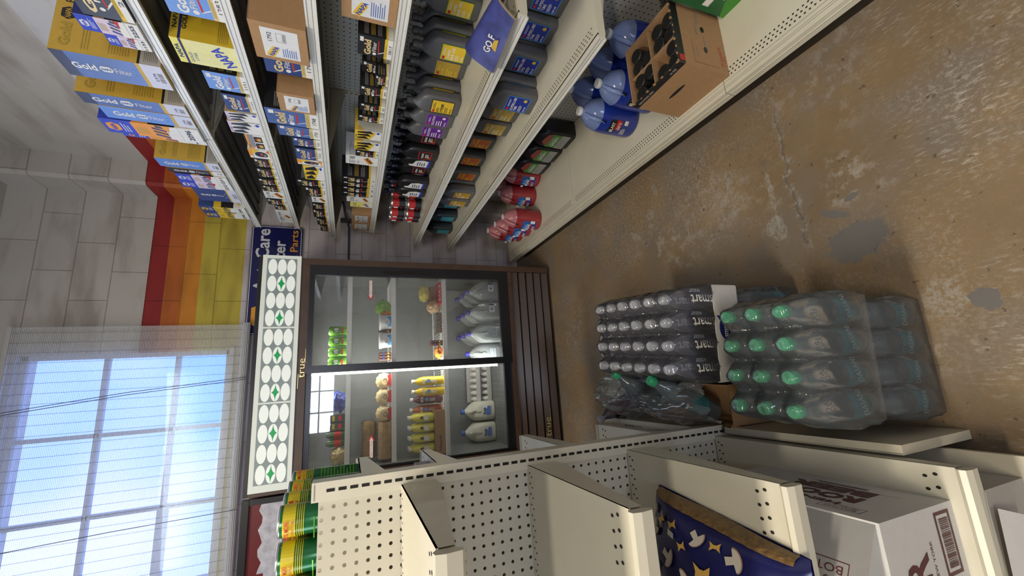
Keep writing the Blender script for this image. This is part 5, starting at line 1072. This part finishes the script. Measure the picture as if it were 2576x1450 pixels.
# ------------------------------------------------------------------ water packs on the floor
DCL = clear('dasani_plastic', (.15, .20, .23), .40, .10, .3); SCL = clear('smart_plastic', (.22, .22, .29), .34, .08, .35)
GCAP = mat('green_cap', (.03, .30, .14), .4); CCAP = clear('clear_cap', (.55, .56, .62), .62, .2, .25); DLB = mat('teal_label', (.05, .19, .22), .45); DLB2 = mat('navy_water_label', (.015, .03, .10), .4)
FILMP = clear('shrink_film', (.34, .37, .39), .13, .10, .30)
def wbottle(body, capm, lab, h, r, name='water_bottle'):
    t = empty(name, (0, 0, 0)); m = MB(); q = h / .27
    m.lathe([(r * .75, 0), (r * .95, .006), (r, .02), (r * .97, .04), (r, .055), (r, .115 * q), (r * .96, .13 * q), (r, .150 * q), (r * .97, .185 * q), (r * .72, .212 * q), (r * .42, .235 * q), (.0125, .245 * q), (.0125, .252 * q)], body, n=16, cap=False); m.build('bottle_body', t)
    c = MB(); c.lathe([(.0150, .246 * q), (.0158, .249 * q), (.0158, h - .002), (.0145, h)], capm, n=18)
    for k in range(18):
        a = 2 * PI * k / 18; c.box(.0156 * math.cos(a) - .0006, .0156 * math.cos(a) + .0006, .0156 * math.sin(a) - .0006, .0156 * math.sin(a) + .0006, .250 * q, h - .003, capm)
    c.build('cap', t); l = MB(); lab(l, r, h); l.build('label', t); return t
def lab_das(l, r, h):
    a = -PI / 2; arc(l, r, a - PI, a + PI, .058, .112, DLB, .0006, 24); f = tang(r + .0016, a, 0); l.text(f, 'DASANI', .0, .086, .020, mat('pale_teal_print', (.30, .42, .42)), w=.058, l=.003)
    f = tang(r + .001, a + 1.1, 0); l.rect(f, -.012, .070, .012, .100, mat('dim_white_print', (.35, .34, .33)), .001); l.bars(f, -.010, .072, .010, .090, 7, GREY, .0016)
def lab_smart(l, r, h):
    a = -PI / 2; arc(l, r, a + .5, a + PI + .5, .05, .195, DLB2, .0009, 16); f = tang(r + .001, a, 0); g = Fr(f.p(0, .140), (0, 0, 1), (-1, 0, 0))
    l.text(g, 'smart', 0, .004, .028, WHITE, w=.090, l=.004, bold=.014); l.text(g, 'water', .026, -.022, .013, WHITE, w=.045, l=.004, bold=.008); l.disc(f, .010, .075, .016, NAVY, .026, 14, .001)
DB_ = Proto(wbottle(DCL, GCAP, lab_das, .272, .0362)); SB_ = Proto(wbottle(SCL, CCAP, lab_smart, .268, .0345))
NB_ = Proto(wbottle(DCL, GCAP, lab_das, .305, .0345))
def place(proto, cx, cy, z, rz, nx, ny, px, py, desc, group, spin=None):
    out = []; c, s = math.cos(rz), math.sin(rz)
    for j in range(ny):
        for i in range(nx):
            lx, ly = (i - (nx - 1) / 2) * px, (j - (ny - 1) / 2) * py; x, y = cx + c * lx - s * ly, cy + s * lx + c * ly
            proto.at((x, y, z), rz + (random.uniform(-.5, .5) if spin is None else spin), '%s, %s row, %s from the right' % (desc, ORD[j], ORD[nx - 1 - i]), group); out.append((lx, ly))
    return out
def film(cx, cy, z0, rz, pts, hx, hy, ztop, zsh, label, seed, hole=False, m=None):
    """plastic shrink wrap tented over the caps"""
    random.seed(seed); mb_ = MB(); n, k = 44, 36; vs = []
    def hgt(x, y):
        v = zsh
        for (a, b) in pts: d = math.hypot(x - a, y - b); v = max(v, ztop - max(0, d - .016) * 1.55)
        e = min(hx - abs(x), hy - abs(y)); v -= max(0, .022 - e) * 1.4
        return v + .0018 * math.sin(x * 190 + y * 70 + seed) + .0015 * math.sin(y * 240 - x * 90)
    for i in range(n + 1):
        for j in range(k + 1): x, y = -hx + 2 * hx * i / n, -hy + 2 * hy * j / k; vs.append((x, y, hgt(x, y)))
    mb_.add(vs, [(i * (k + 1) + j, (i + 1) * (k + 1) + j, (i + 1) * (k + 1) + j + 1, i * (k + 1) + j + 1) for i in range(n) for j in range(k)], m or FILMP, True)
    bd = [(i, 0) for i in range(n)] + [(n, j) for j in range(k)] + [(i, k) for i in range(n, 0, -1)] + [(0, j) for j in range(k, 0, -1)]
    rings = []
    for t in range(9):
        u = t / 8.0; ring = []
        for q, (i, j) in enumerate(bd):
            x, y = -hx + 2 * hx * i / n, -hy + 2 * hy * j / k; zt = hgt(x, y); w = math.sin(PI * u) * (.0045 + .003 * math.sin(q * .55 + t)) - .004 * (u > .85)
            sx = (1 if i == n else -1 if i == 0 else 0); sy = (1 if j == k else -1 if j == 0 else 0); ring.append((x + sx * w, y + sy * w, zt * (1 - u) + z0 * u + .0004))
        rings.append(ring)
    mb_.loft(rings[::-1], m or FILMP, cap=False); o = mb_.build('shrink_wrap', loc=(cx, cy, 0), rot=(0, 0, rz), label=label, cat='plastic wrap'); return o
# two stacked packs of green-capped bottles nearest the camera
p1 = place(DB_, -.001, .732, .276, -.06, 4, 3, .0765, .0735, 'green-capped bottle in the upper near pack', 'bottles in the upper green-capped pack', .25)
film(-.001, .732, .279, -.06, p1, .156, .118, .552, .455, 'cloudy shrink wrap around the upper green-capped water pack', 3)
p2 = place(DB_, -.012, .745, .002, -.02, 4, 3, .0765, .0735, 'green-capped bottle in the lower near pack', 'bottles in the lower green-capped pack', -.1)
film(-.012, .745, .001, -.02, p2, .156, .120, .2765, .19, 'cloudy shrink wrap around the lower pack resting on the floor', 4)
# smart water layer on a cardboard tray over more bottles
C1 = (.111, 1.168); p3 = place(SB_, C1[0], C1[1], .320, -.085, 4, 6, .0715, .0700, 'clear-capped bottle in the tall far pack', 'clear-capped bottles in the tall far pack', .1)
film(C1[0], C1[1], .327, -.085, p3, .147, .212, .592, .51, 'glossy shrink wrap over the clear-capped water bottles', 7, m=clear('glossy_film', (.55, .55, .60), .07, .06, .34))
TRW = mat('white_tray_card', (.52, .51, .49), .7); t = empty('bottle_tray', (C1[0], C1[1], .314), -.085, 'white cardboard tray with a dark blue drop logo under the clear-capped bottles', 'tray')
m = MB(); hx, hy = .150, .216
m.box(-hx, hx, -hy, hy, 0, .005, TRW); m.box(-hx, hx, -hy - .003, -hy, 0, .105, TRW); m.box(-hx, hx, hy, hy + .003, 0, .05, TRW); m.box(hx, hx + .003, -hy, -hy + .10, 0, .105, TRW); m.box(-hx - .003, -hx, -hy, -hy + .10, 0, .105, TRW)
m.build('tray_body', t); m = MB(); f = Fr((-hx, -hy - .003, 0), (1, 0, 0), (0, 0, 1)); pts = [(.163 + .030 * math.cos(a) * (1 if a < PI or a > 2 * PI else 1), .064 + .026 * math.sin(a)) for a in [2 * PI * k / 24 for k in range(24)]]
m.poly(f, [(.205, .098)] + [(.165 + .037 * math.cos(a), .062 + .028 * math.sin(a)) for a in [PI * .30 + 2 * PI * k / 24 * .88 for k in range(24)]], mat('drop_navy', (.012, .02, .16), .4), .0008); m.text(f, 'smart', .163, .065, .020, WHITE, w=.054, l=.0014, bold=.03); m.text(f, 'water', .172, .048, .008, PALEBLUE, w=.03, l=.0014); m.build('printed_logo', t)
p4 = place(NB_, C1[0], C1[1] + .0, .002, -.085, 4, 6, .0715, .0700, 'bottle in the floor layer under the white tray', 'bottles under the white tray', .6)
film(C1[0], C1[1], .001, -.085, p4, .149, .214, .3125, .23, 'shrink wrap around the floor layer of bottles under the white tray', 9)
# low pack at the far end
p5 = place(SB_, .160, 1.655, .002, -.02, 3, 5, .080, .074, 'clear-capped bottle in the low far pack', 'clear-capped bottles in the low far pack', .3)
film(.160, 1.655, .001, -.02, p5, .128, .192, .275, .20, 'clear shrink wrap around the low far pack', 12, m=clear('glossy_film', (.5, .5, .5), .1, .1, .3))
# open cardboard case with loose bottles in a torn bag
t = empty('cardboard_case', (-.132, 1.235, 0), -.05, 'brown cardboard case holding tilted green-capped bottles', 'box'); m = MB()
m.box(-.066, .066, -.185, .22, 0, .23, CARD); m.box(-.068, .068, -.187, -.185, .0, .30, CARD); m.box(.063, .066, -.185, .22, .23, .30, CARD); m.box(-.068, -.065, -.185, .22, .23, .29, CARD); m.build('case_body', t)
def tilted(kind, loc, ax, label, s=1.0):
    o = copy_tree(kind.o, None, loc, 0, label, 'loose bottles in the torn bag'); z = Vector(ax).normalized(); o.rotation_euler = z.to_track_quat('Z', 'Y').to_euler(); o.scale = (s, s, s); return o
tilted(DB_, (-.165, 1.095, .325), (.105, .02, .200), 'green-capped bottle tilted in the open cardboard case, nearer one')
tilted(DB_, (-.168, 1.300, .325), (.125, .03, .175), 'green-capped bottle tilted in the open cardboard case, farther one')
tilted(SB_, (-.100, 1.60, .200), (-.10, .04, .20), 'loose clear bottle poking out of the torn bag'); tilted(SB_, (-.050, 1.50, .250), (-.22, .10, .08), 'loose clear bottle lying across the torn bag')
m = MB(); m.box(-.19, .03, 1.44, 1.74, 0, .20, mat('dark_carton', (.04, .038, .036), .7)); m.build('carton', label='dark carton standing behind the cardboard case on the floor', cat='box')
m = MB(); random.seed(5); n = 26; vs = []
for i in range(n + 1):
    for j in range(n + 1):
        u, v = i / n, j / n; x = -.205 + .20 * u; y = .98 + .76 * v
        z = .345 + .15 * math.sin(PI * min(1, u * 1.05)) ** .6 * (1 - .35 * v) + .018 * math.sin(u * 23 + v * 11) * math.cos(v * 19 - u * 7) + .010 * math.sin(v * 47 + u * 31) + .006 * random.uniform(-1, 1)
        z -= .20 * max(0, .12 - u) + .9 * max(0, v - .86) ; vs.append((x + .01 * math.sin(v * 16), y, z))
m.add(vs, [(i * (n + 1) + j, (i + 1) * (n + 1) + j, (i + 1) * (n + 1) + j + 1, i * (n + 1) + j + 1) for i in range(n) for j in range(n)], clear('loose_bag_film', (.62, .66, .68), .10, .05, .34), True)
m.build('torn_plastic_bag', label='torn crumpled clear bag draped over the loose tilted bottles', cat='plastic bag')
m = MB(); vs = []
for i in range(13):
    for j in range(13):
        u, v = i / 12, j / 12; vs.append((-.15 + .17 * u, 1.62 + .26 * v, .235 + .02 * math.sin(u * 9 + v * 13) + .012 * random.uniform(-1, 1) - .25 * max(0, v - .8)))
m.add(vs, [(i * 13 + j, (i + 1) * 13 + j, (i + 1) * 13 + j + 1, i * 13 + j + 1) for i in range(12) for j in range(12)], clear('milky_bag', (.50, .54, .46), .45, .2, .25), True); m.build('milky_bag', label='milky crumpled bag at the far end beside the low pack', cat='plastic bag')
# ------------------------------------------------------------------ goods on the near gondola
WBX = mat('white_box_card', (.55, .54, .53), .6, var=.04); MAR = mat('maroon_print', (.085, .018, .022), .5)
HX, HY0, HY1, HZ0, HZ1 = -.306, .525, .930, .3355, .580; HL = -.80
t = empty('drink_case', (HX, HY0, HZ0), 0, 'white maroon-printed soda case with opened flaps on the lowest tier', 'box')
m = MB(); w_, d_, h_ = HX - HL, HY1 - HY0, HZ1 - HZ0
m.box(-w_, 0, 0, d_, 0, h_, WBX)
F = Fr((-w_, 0, 0), (1, 0, 0), (0, 0, 1)); S = Fr((0, 0, 0), (0, 1, 0), (0, 0, 1))
# front: bar code panel, big word, small print
m.ring(F, w_ - .125, .018, w_ - .012, .072, .006, MAR, .0008); m.bars(F, w_ - .112, .028, w_ - .024, .060, 26, MAR)
m.text(F.sub(w_ - .060, .150, 0), 'BEER', -.10, .01, .075, MAR, w=.18, bold=.02); m.text(F, "HENRY WEINHARD'S", w_ - .22, .235, .018, MAR, w=.20); m.ring(F, w_ - .20, .05, w_ - .15, .085, .0012, MAR); m.text(F, 'NEW YORK', w_ - .09, .105, .008, MAR, w=.07)
# side facing the aisle: printed the other way up
q = S; m.text(q, 'HENRY', .165, .185, .018, MAR, w=.13, bold=.03); m.text(q, 'ROOT', .170, .140, .045, MAR, w=.17, bold=.05); m.text(q, 'BEER', .180, .085, .045, MAR, w=.18, bold=.05); m.lines(q, .05, .060, .11, .063, 1, MAR); m.lines(q, .12, .040, .26, .055, 2, MAR); m.ring(q, .045, .190, .125, .222, .001, MAR); m.text(q, 'BOTTLES', .085, .212, .008, MAR, w=.06); m.text(q, 'PRODUCT', .085, .200, .007, MAR, w=.06)
m.build('case_body', t)
f1 = MB()  # raised flap
a = [(-.060, .0, h_), (-.060, d_, h_), (-.060 - .12, d_ + .0, h_ + .10), (-.060 - .12, -.0, h_ + .10)]
f1.add([(-.004, .006, h_ + .001), (-.004, d_ - .006, h_ + .001), (-.134, d_ - .006, h_ + .091), (-.134, .006, h_ + .091)], [(0, 1, 2, 3), (3, 2, 1, 0)], WBX)
g = Fr((-.17, .12, h_ + .012), (-1, 0, .06), (0, -1, 0)); g2 = Fr((-.004, .006, h_ + .002), (0, 1, 0), (-1, 0, .672))
f1.ring(g2, .030, .080, .150, .155, .0016, MAR); f1.text(g2, '4-6 PACK', .090, .118, .015, MAR, w=.10); f1.text(g2, 'BOTTLES', .090, .096, .015, MAR, w=.10); f1.text(g2, '(355mL)', .090, .140, .012, MAR, w=.07); f1.text(g2, 'H', .33, .060, .022, MAR, w=.02)
f1.build('top_flap', t); f2 = MB(); f2.add([(-.15, -.002, h_ - .0), (-.15, .0, h_ + .035), (-w_ * .8, .0, h_ + .05), (-w_ * .8, -.002, h_)], [(0, 1, 2, 3), (3, 2, 1, 0)], WBX); f2.build('front_flap', t)
# lower case
t = empty('drink_case', (-.285, .485, .1305), 0, 'white case with orange print on the base deck under the soda case', 'box'); m = MB(); m.box(-.42, 0, 0, .30, 0, .170, mat('grey_white_card', (.36, .34, .32), .6)); m.build('case_body', t)
m = MB(); m.add([(-.002, -.004, .172), (-.002, .12, .172), (-.20, .12, .195), (-.20, -.004, .195)], [(0, 1, 2, 3), (3, 2, 1, 0)], WBX); m.add([(-.03, -.012, .165), (-.05, -.03, .10), (-.22, -.03, .12), (-.22, -.012, .19)], [(0, 1, 2, 3), (3, 2, 1, 0)], WBX); g = Fr((0, .02, .1735), (-1, 0, .116), (0, -1, 0)); m.ring(g, .05, -.03, .11, .012, .002, BRICKRED, .001); m.text(g, 'SODA', .08, -.01, .014, BRICKRED, w=.045); m.build('top_flap', t)
# bag of noodles
NB = mat('noodle_bag_blue', (.010, .012, .085), .22, var=.25, scale=14); PASTA = mat('egg_pasta', (.17, .10, .035), .5, var=.5, scale=90, bump=.6); MUSH = mat('mushroom_print', (.58, .52, .44), .45); MUSHB = mat('mushroom_edge', (.34, .20, .11), .5)
t = empty('noodle_bag', (-.36, .58, .6975), 0, 'dark blue bag of egg noodles with mushroom pictures on the middle shelf', 'pasta'); 
def bagz(u, v):  # u along -X, v along Y
    e = (math.sin(PI * min(1, max(0, u)) ) ** .35) * (math.sin(PI * min(1, max(0, v))) ** .35); return .004 + .10 * e + .004 * math.sin(u * 17 + v * 9)
def bp(u, v, dz=0): return (-.36 + .050 * v - .36 * u + .36, .39 * v, bagz(u, v) + dz)
def bpt(u, v, dz=0): p = bp(u, v, dz); return (p[0] - .0, p[1], p[2])
n = 24; m = MB(); vs = [bpt(i / n, j / n) for i in range(n + 1) for j in range(n + 1)]
m.add(vs, [(i * (n + 1) + j, (i + 1) * (n + 1) + j, (i + 1) * (n + 1) + j + 1, i * (n + 1) + j + 1) for i in range(n) for j in range(n)], NB, True)
m.add([(x, y, .001) for x, y, z in vs], [(i * (n + 1) + j, i * (n + 1) + j + 1, (i + 1) * (n + 1) + j + 1, (i + 1) * (n + 1) + j) for i in range(n) for j in range(n)], NB); body_mb = m
m = MB()  # window strip showing the pasta along the right edge
vs = []; 
for i in range(5):
    for j in range(33): u, v = .0 + .035 * i / 4, .04 + .92 * j / 32; p = bpt(u, v, .0015 + .0012 * math.sin(j * 2.1) * math.cos(i * 1.7)); vs.append(p)
m.add(vs, [(i * 33 + j, (i + 1) * 33 + j, (i + 1) * 33 + j + 1, i * 33 + j + 1) for i in range(4) for j in range(32)], PASTA, False); m.build('pasta_window', t)
m = body_mb
def decal(u, v, pts, mt, l=.003):
    c = Vector(bpt(u, v, l)); du = (Vector(bpt(u + .02, v, l)) - Vector(bpt(u - .02, v, l))).normalized(); dv = (Vector(bpt(u, v + .02, l)) - Vector(bpt(u, v - .02, l))).normalized()
    f = Fr(c, dv, du); f.n = -f.n if f.n.z < 0 else f.n; m.add([f.p(a, b, .001) for a, b in pts], [tuple(range(len(pts)))], mt); return f
def shroom(u, v, s, r=0):
    P_ = lambda L_: [(s * (a * math.cos(r) - b * math.sin(r)), s * (a * math.sin(r) + b * math.cos(r))) for a, b in L_]
    cap_ = [(1.1 * math.cos(a), .75 * math.sin(a) + .25) for a in [PI * k / 10 for k in range(11)]]; decal(u, v, P_([(a * 1.1, b * 1.12 - .02) for a, b in cap_]), MUSHB, .003); decal(u, v, P_(cap_ + [(-.35, .15), (-.4, -.75), (.4, -.75), (.35, .15)][::1]), MUSH, .0042)
def pasta(u, v, s, r=0):
    pts = [(-1, .7), (-.2, .25), (0, .3), (.2, .25), (1, .7), (.8, 0), (1, -.7), (.2, -.25), (0, -.3), (-.2, -.25), (-1, -.7), (-.8, 0)]
    decal(u, v, [(s * (a * math.cos(r) - b * math.sin(r)), s * (a * math.sin(r) + b * math.cos(r))) for a, b in pts], mat('noodle_print', (.62, .38, .09), .4), .004)
for a in ((.10, .52, .018, .9), (.12, .30, .019, 2.0), (.09, .92, .015, 1.0), (.20, .90, .020, .3), (.30, .74, .019, 1.2), (.38, .60, .022, 2.2), (.45, .50, .021, .4), (.60, .82, .024, 2.8), (.55, .28, .020, 1.0), (.72, .55, .022, 3.5)): shroom(*a)
for a in ((.10, .40, .013, .2), (.11, .70, .014, .5), (.13, .82, .018, .8), (.24, .44, .022, .2), (.42, .84, .017, 1.4), (.35, .20, .020, 2.0), (.18, .60, .013, .5), (.62, .62, .020, .9), (.80, .80, .02, .3)): pasta(*a)
f = decal(.62, .66, [(.055 * math.cos(a), .028 * math.sin(a)) for a in [2 * PI * k / 20 for k in range(20)]], MUSH, .0045); 
g = Fr(f.o + f.n * .002, -f.v if False else Vector((-1, 0, 0)), Vector((0, -1, 0)) if False else Vector((0, 1, 0)) * -1); m.text(g, 'Noodles', 0, 0, .018, BLUELBL, w=.07, l=.003, bold=.02)
decal(.16, .70, [(-.012, -.006), (.012, -.006), (.012, .006), (-.012, .006)], WHITE, .005); m.build('bag_body', t)
# green and yellow canisters on the top far shelf, seen over the pegboard
GRC = mat('green_canister', (.015, .14, .045), .22, .25, var=.1); YLB = mat('yellow_band', (.72, .58, .02), .35)
def canister():
    t = empty('canister', (0, 0, 0)); m = MB(); r, h = .0365, .184; m.lathe([(r * .97, 0), (r, .003), (r, h - .003), (r * .96, h)], GRC, n=32); m.build('can_body', t)
    l = MB(); arc(l, r, 0, 2 * PI, .146, .174, YLB, .0005, 32); 
    for k in range(4): arc(l, r, 0, 2 * PI, .128 + k * .0045, .1298 + k * .0045, YLB, .0005, 32)
    for a in (-1.9, 1.2):
        f = tang(r + .001, a, 0); l.text(f, '50% MORE', 0, .165, .011, RED, w=.048, l=.003, bold=.02); l.text(f, 'CLEANING POWER', 0, .152, .006, RED, w=.046, l=.003)
        for k in range(11): l.lines(f, -.03, .012 + k * .009, .03, .018 + k * .009, 1, LIME, .002)
    l.build('can_label', t); c = MB(); c.lathe([(r * 1.0, h - .004), (r * 1.02, h), (r * .95, h + .001), (r * .93, h - .003), (.001, h - .003)], mat('can_rim', (.5, .5, .5), .3, .8, var=0), n=32, cap=False); c.build('can_lid', t); return t
cn = Proto(canister())
for i in range(7):
    for j in range(4):
        x = -.309 - i * .083 + j * .012 + (.0 if i < 4 else -.01); y = 1.232 + j * .082
        cn.at((x, y, 1.4525), -.25 * i + .3 * j, 'green canister with yellow band on the top shelf, %s from the end post, %s row' % (ORD[i], ORD[j]), 'green canisters on the top shelf')
# small slate carton on the far side
m = MB(); SLT = mat('slate_carton', (.13, .12, .17), .45); m.box(-.06, 0, 0, .16, 0, .045, SLT); f = Fr((0, 0, 0), (0, 1, 0), (0, 0, 1)); m.text(f, 'FILTER', .08, .022, .014, GREY, w=.08); m.poly(Fr((-.06, 0, .045), (1, 0, 0), (0, 1, 0)), [(.005, .02), (.03, .08), (.005, .14)], GREY); m.build('small_carton', loc=(-.255, 1.30, 1.2355), label='small slate grey carton on the second far shelf of the gondola', cat='box')
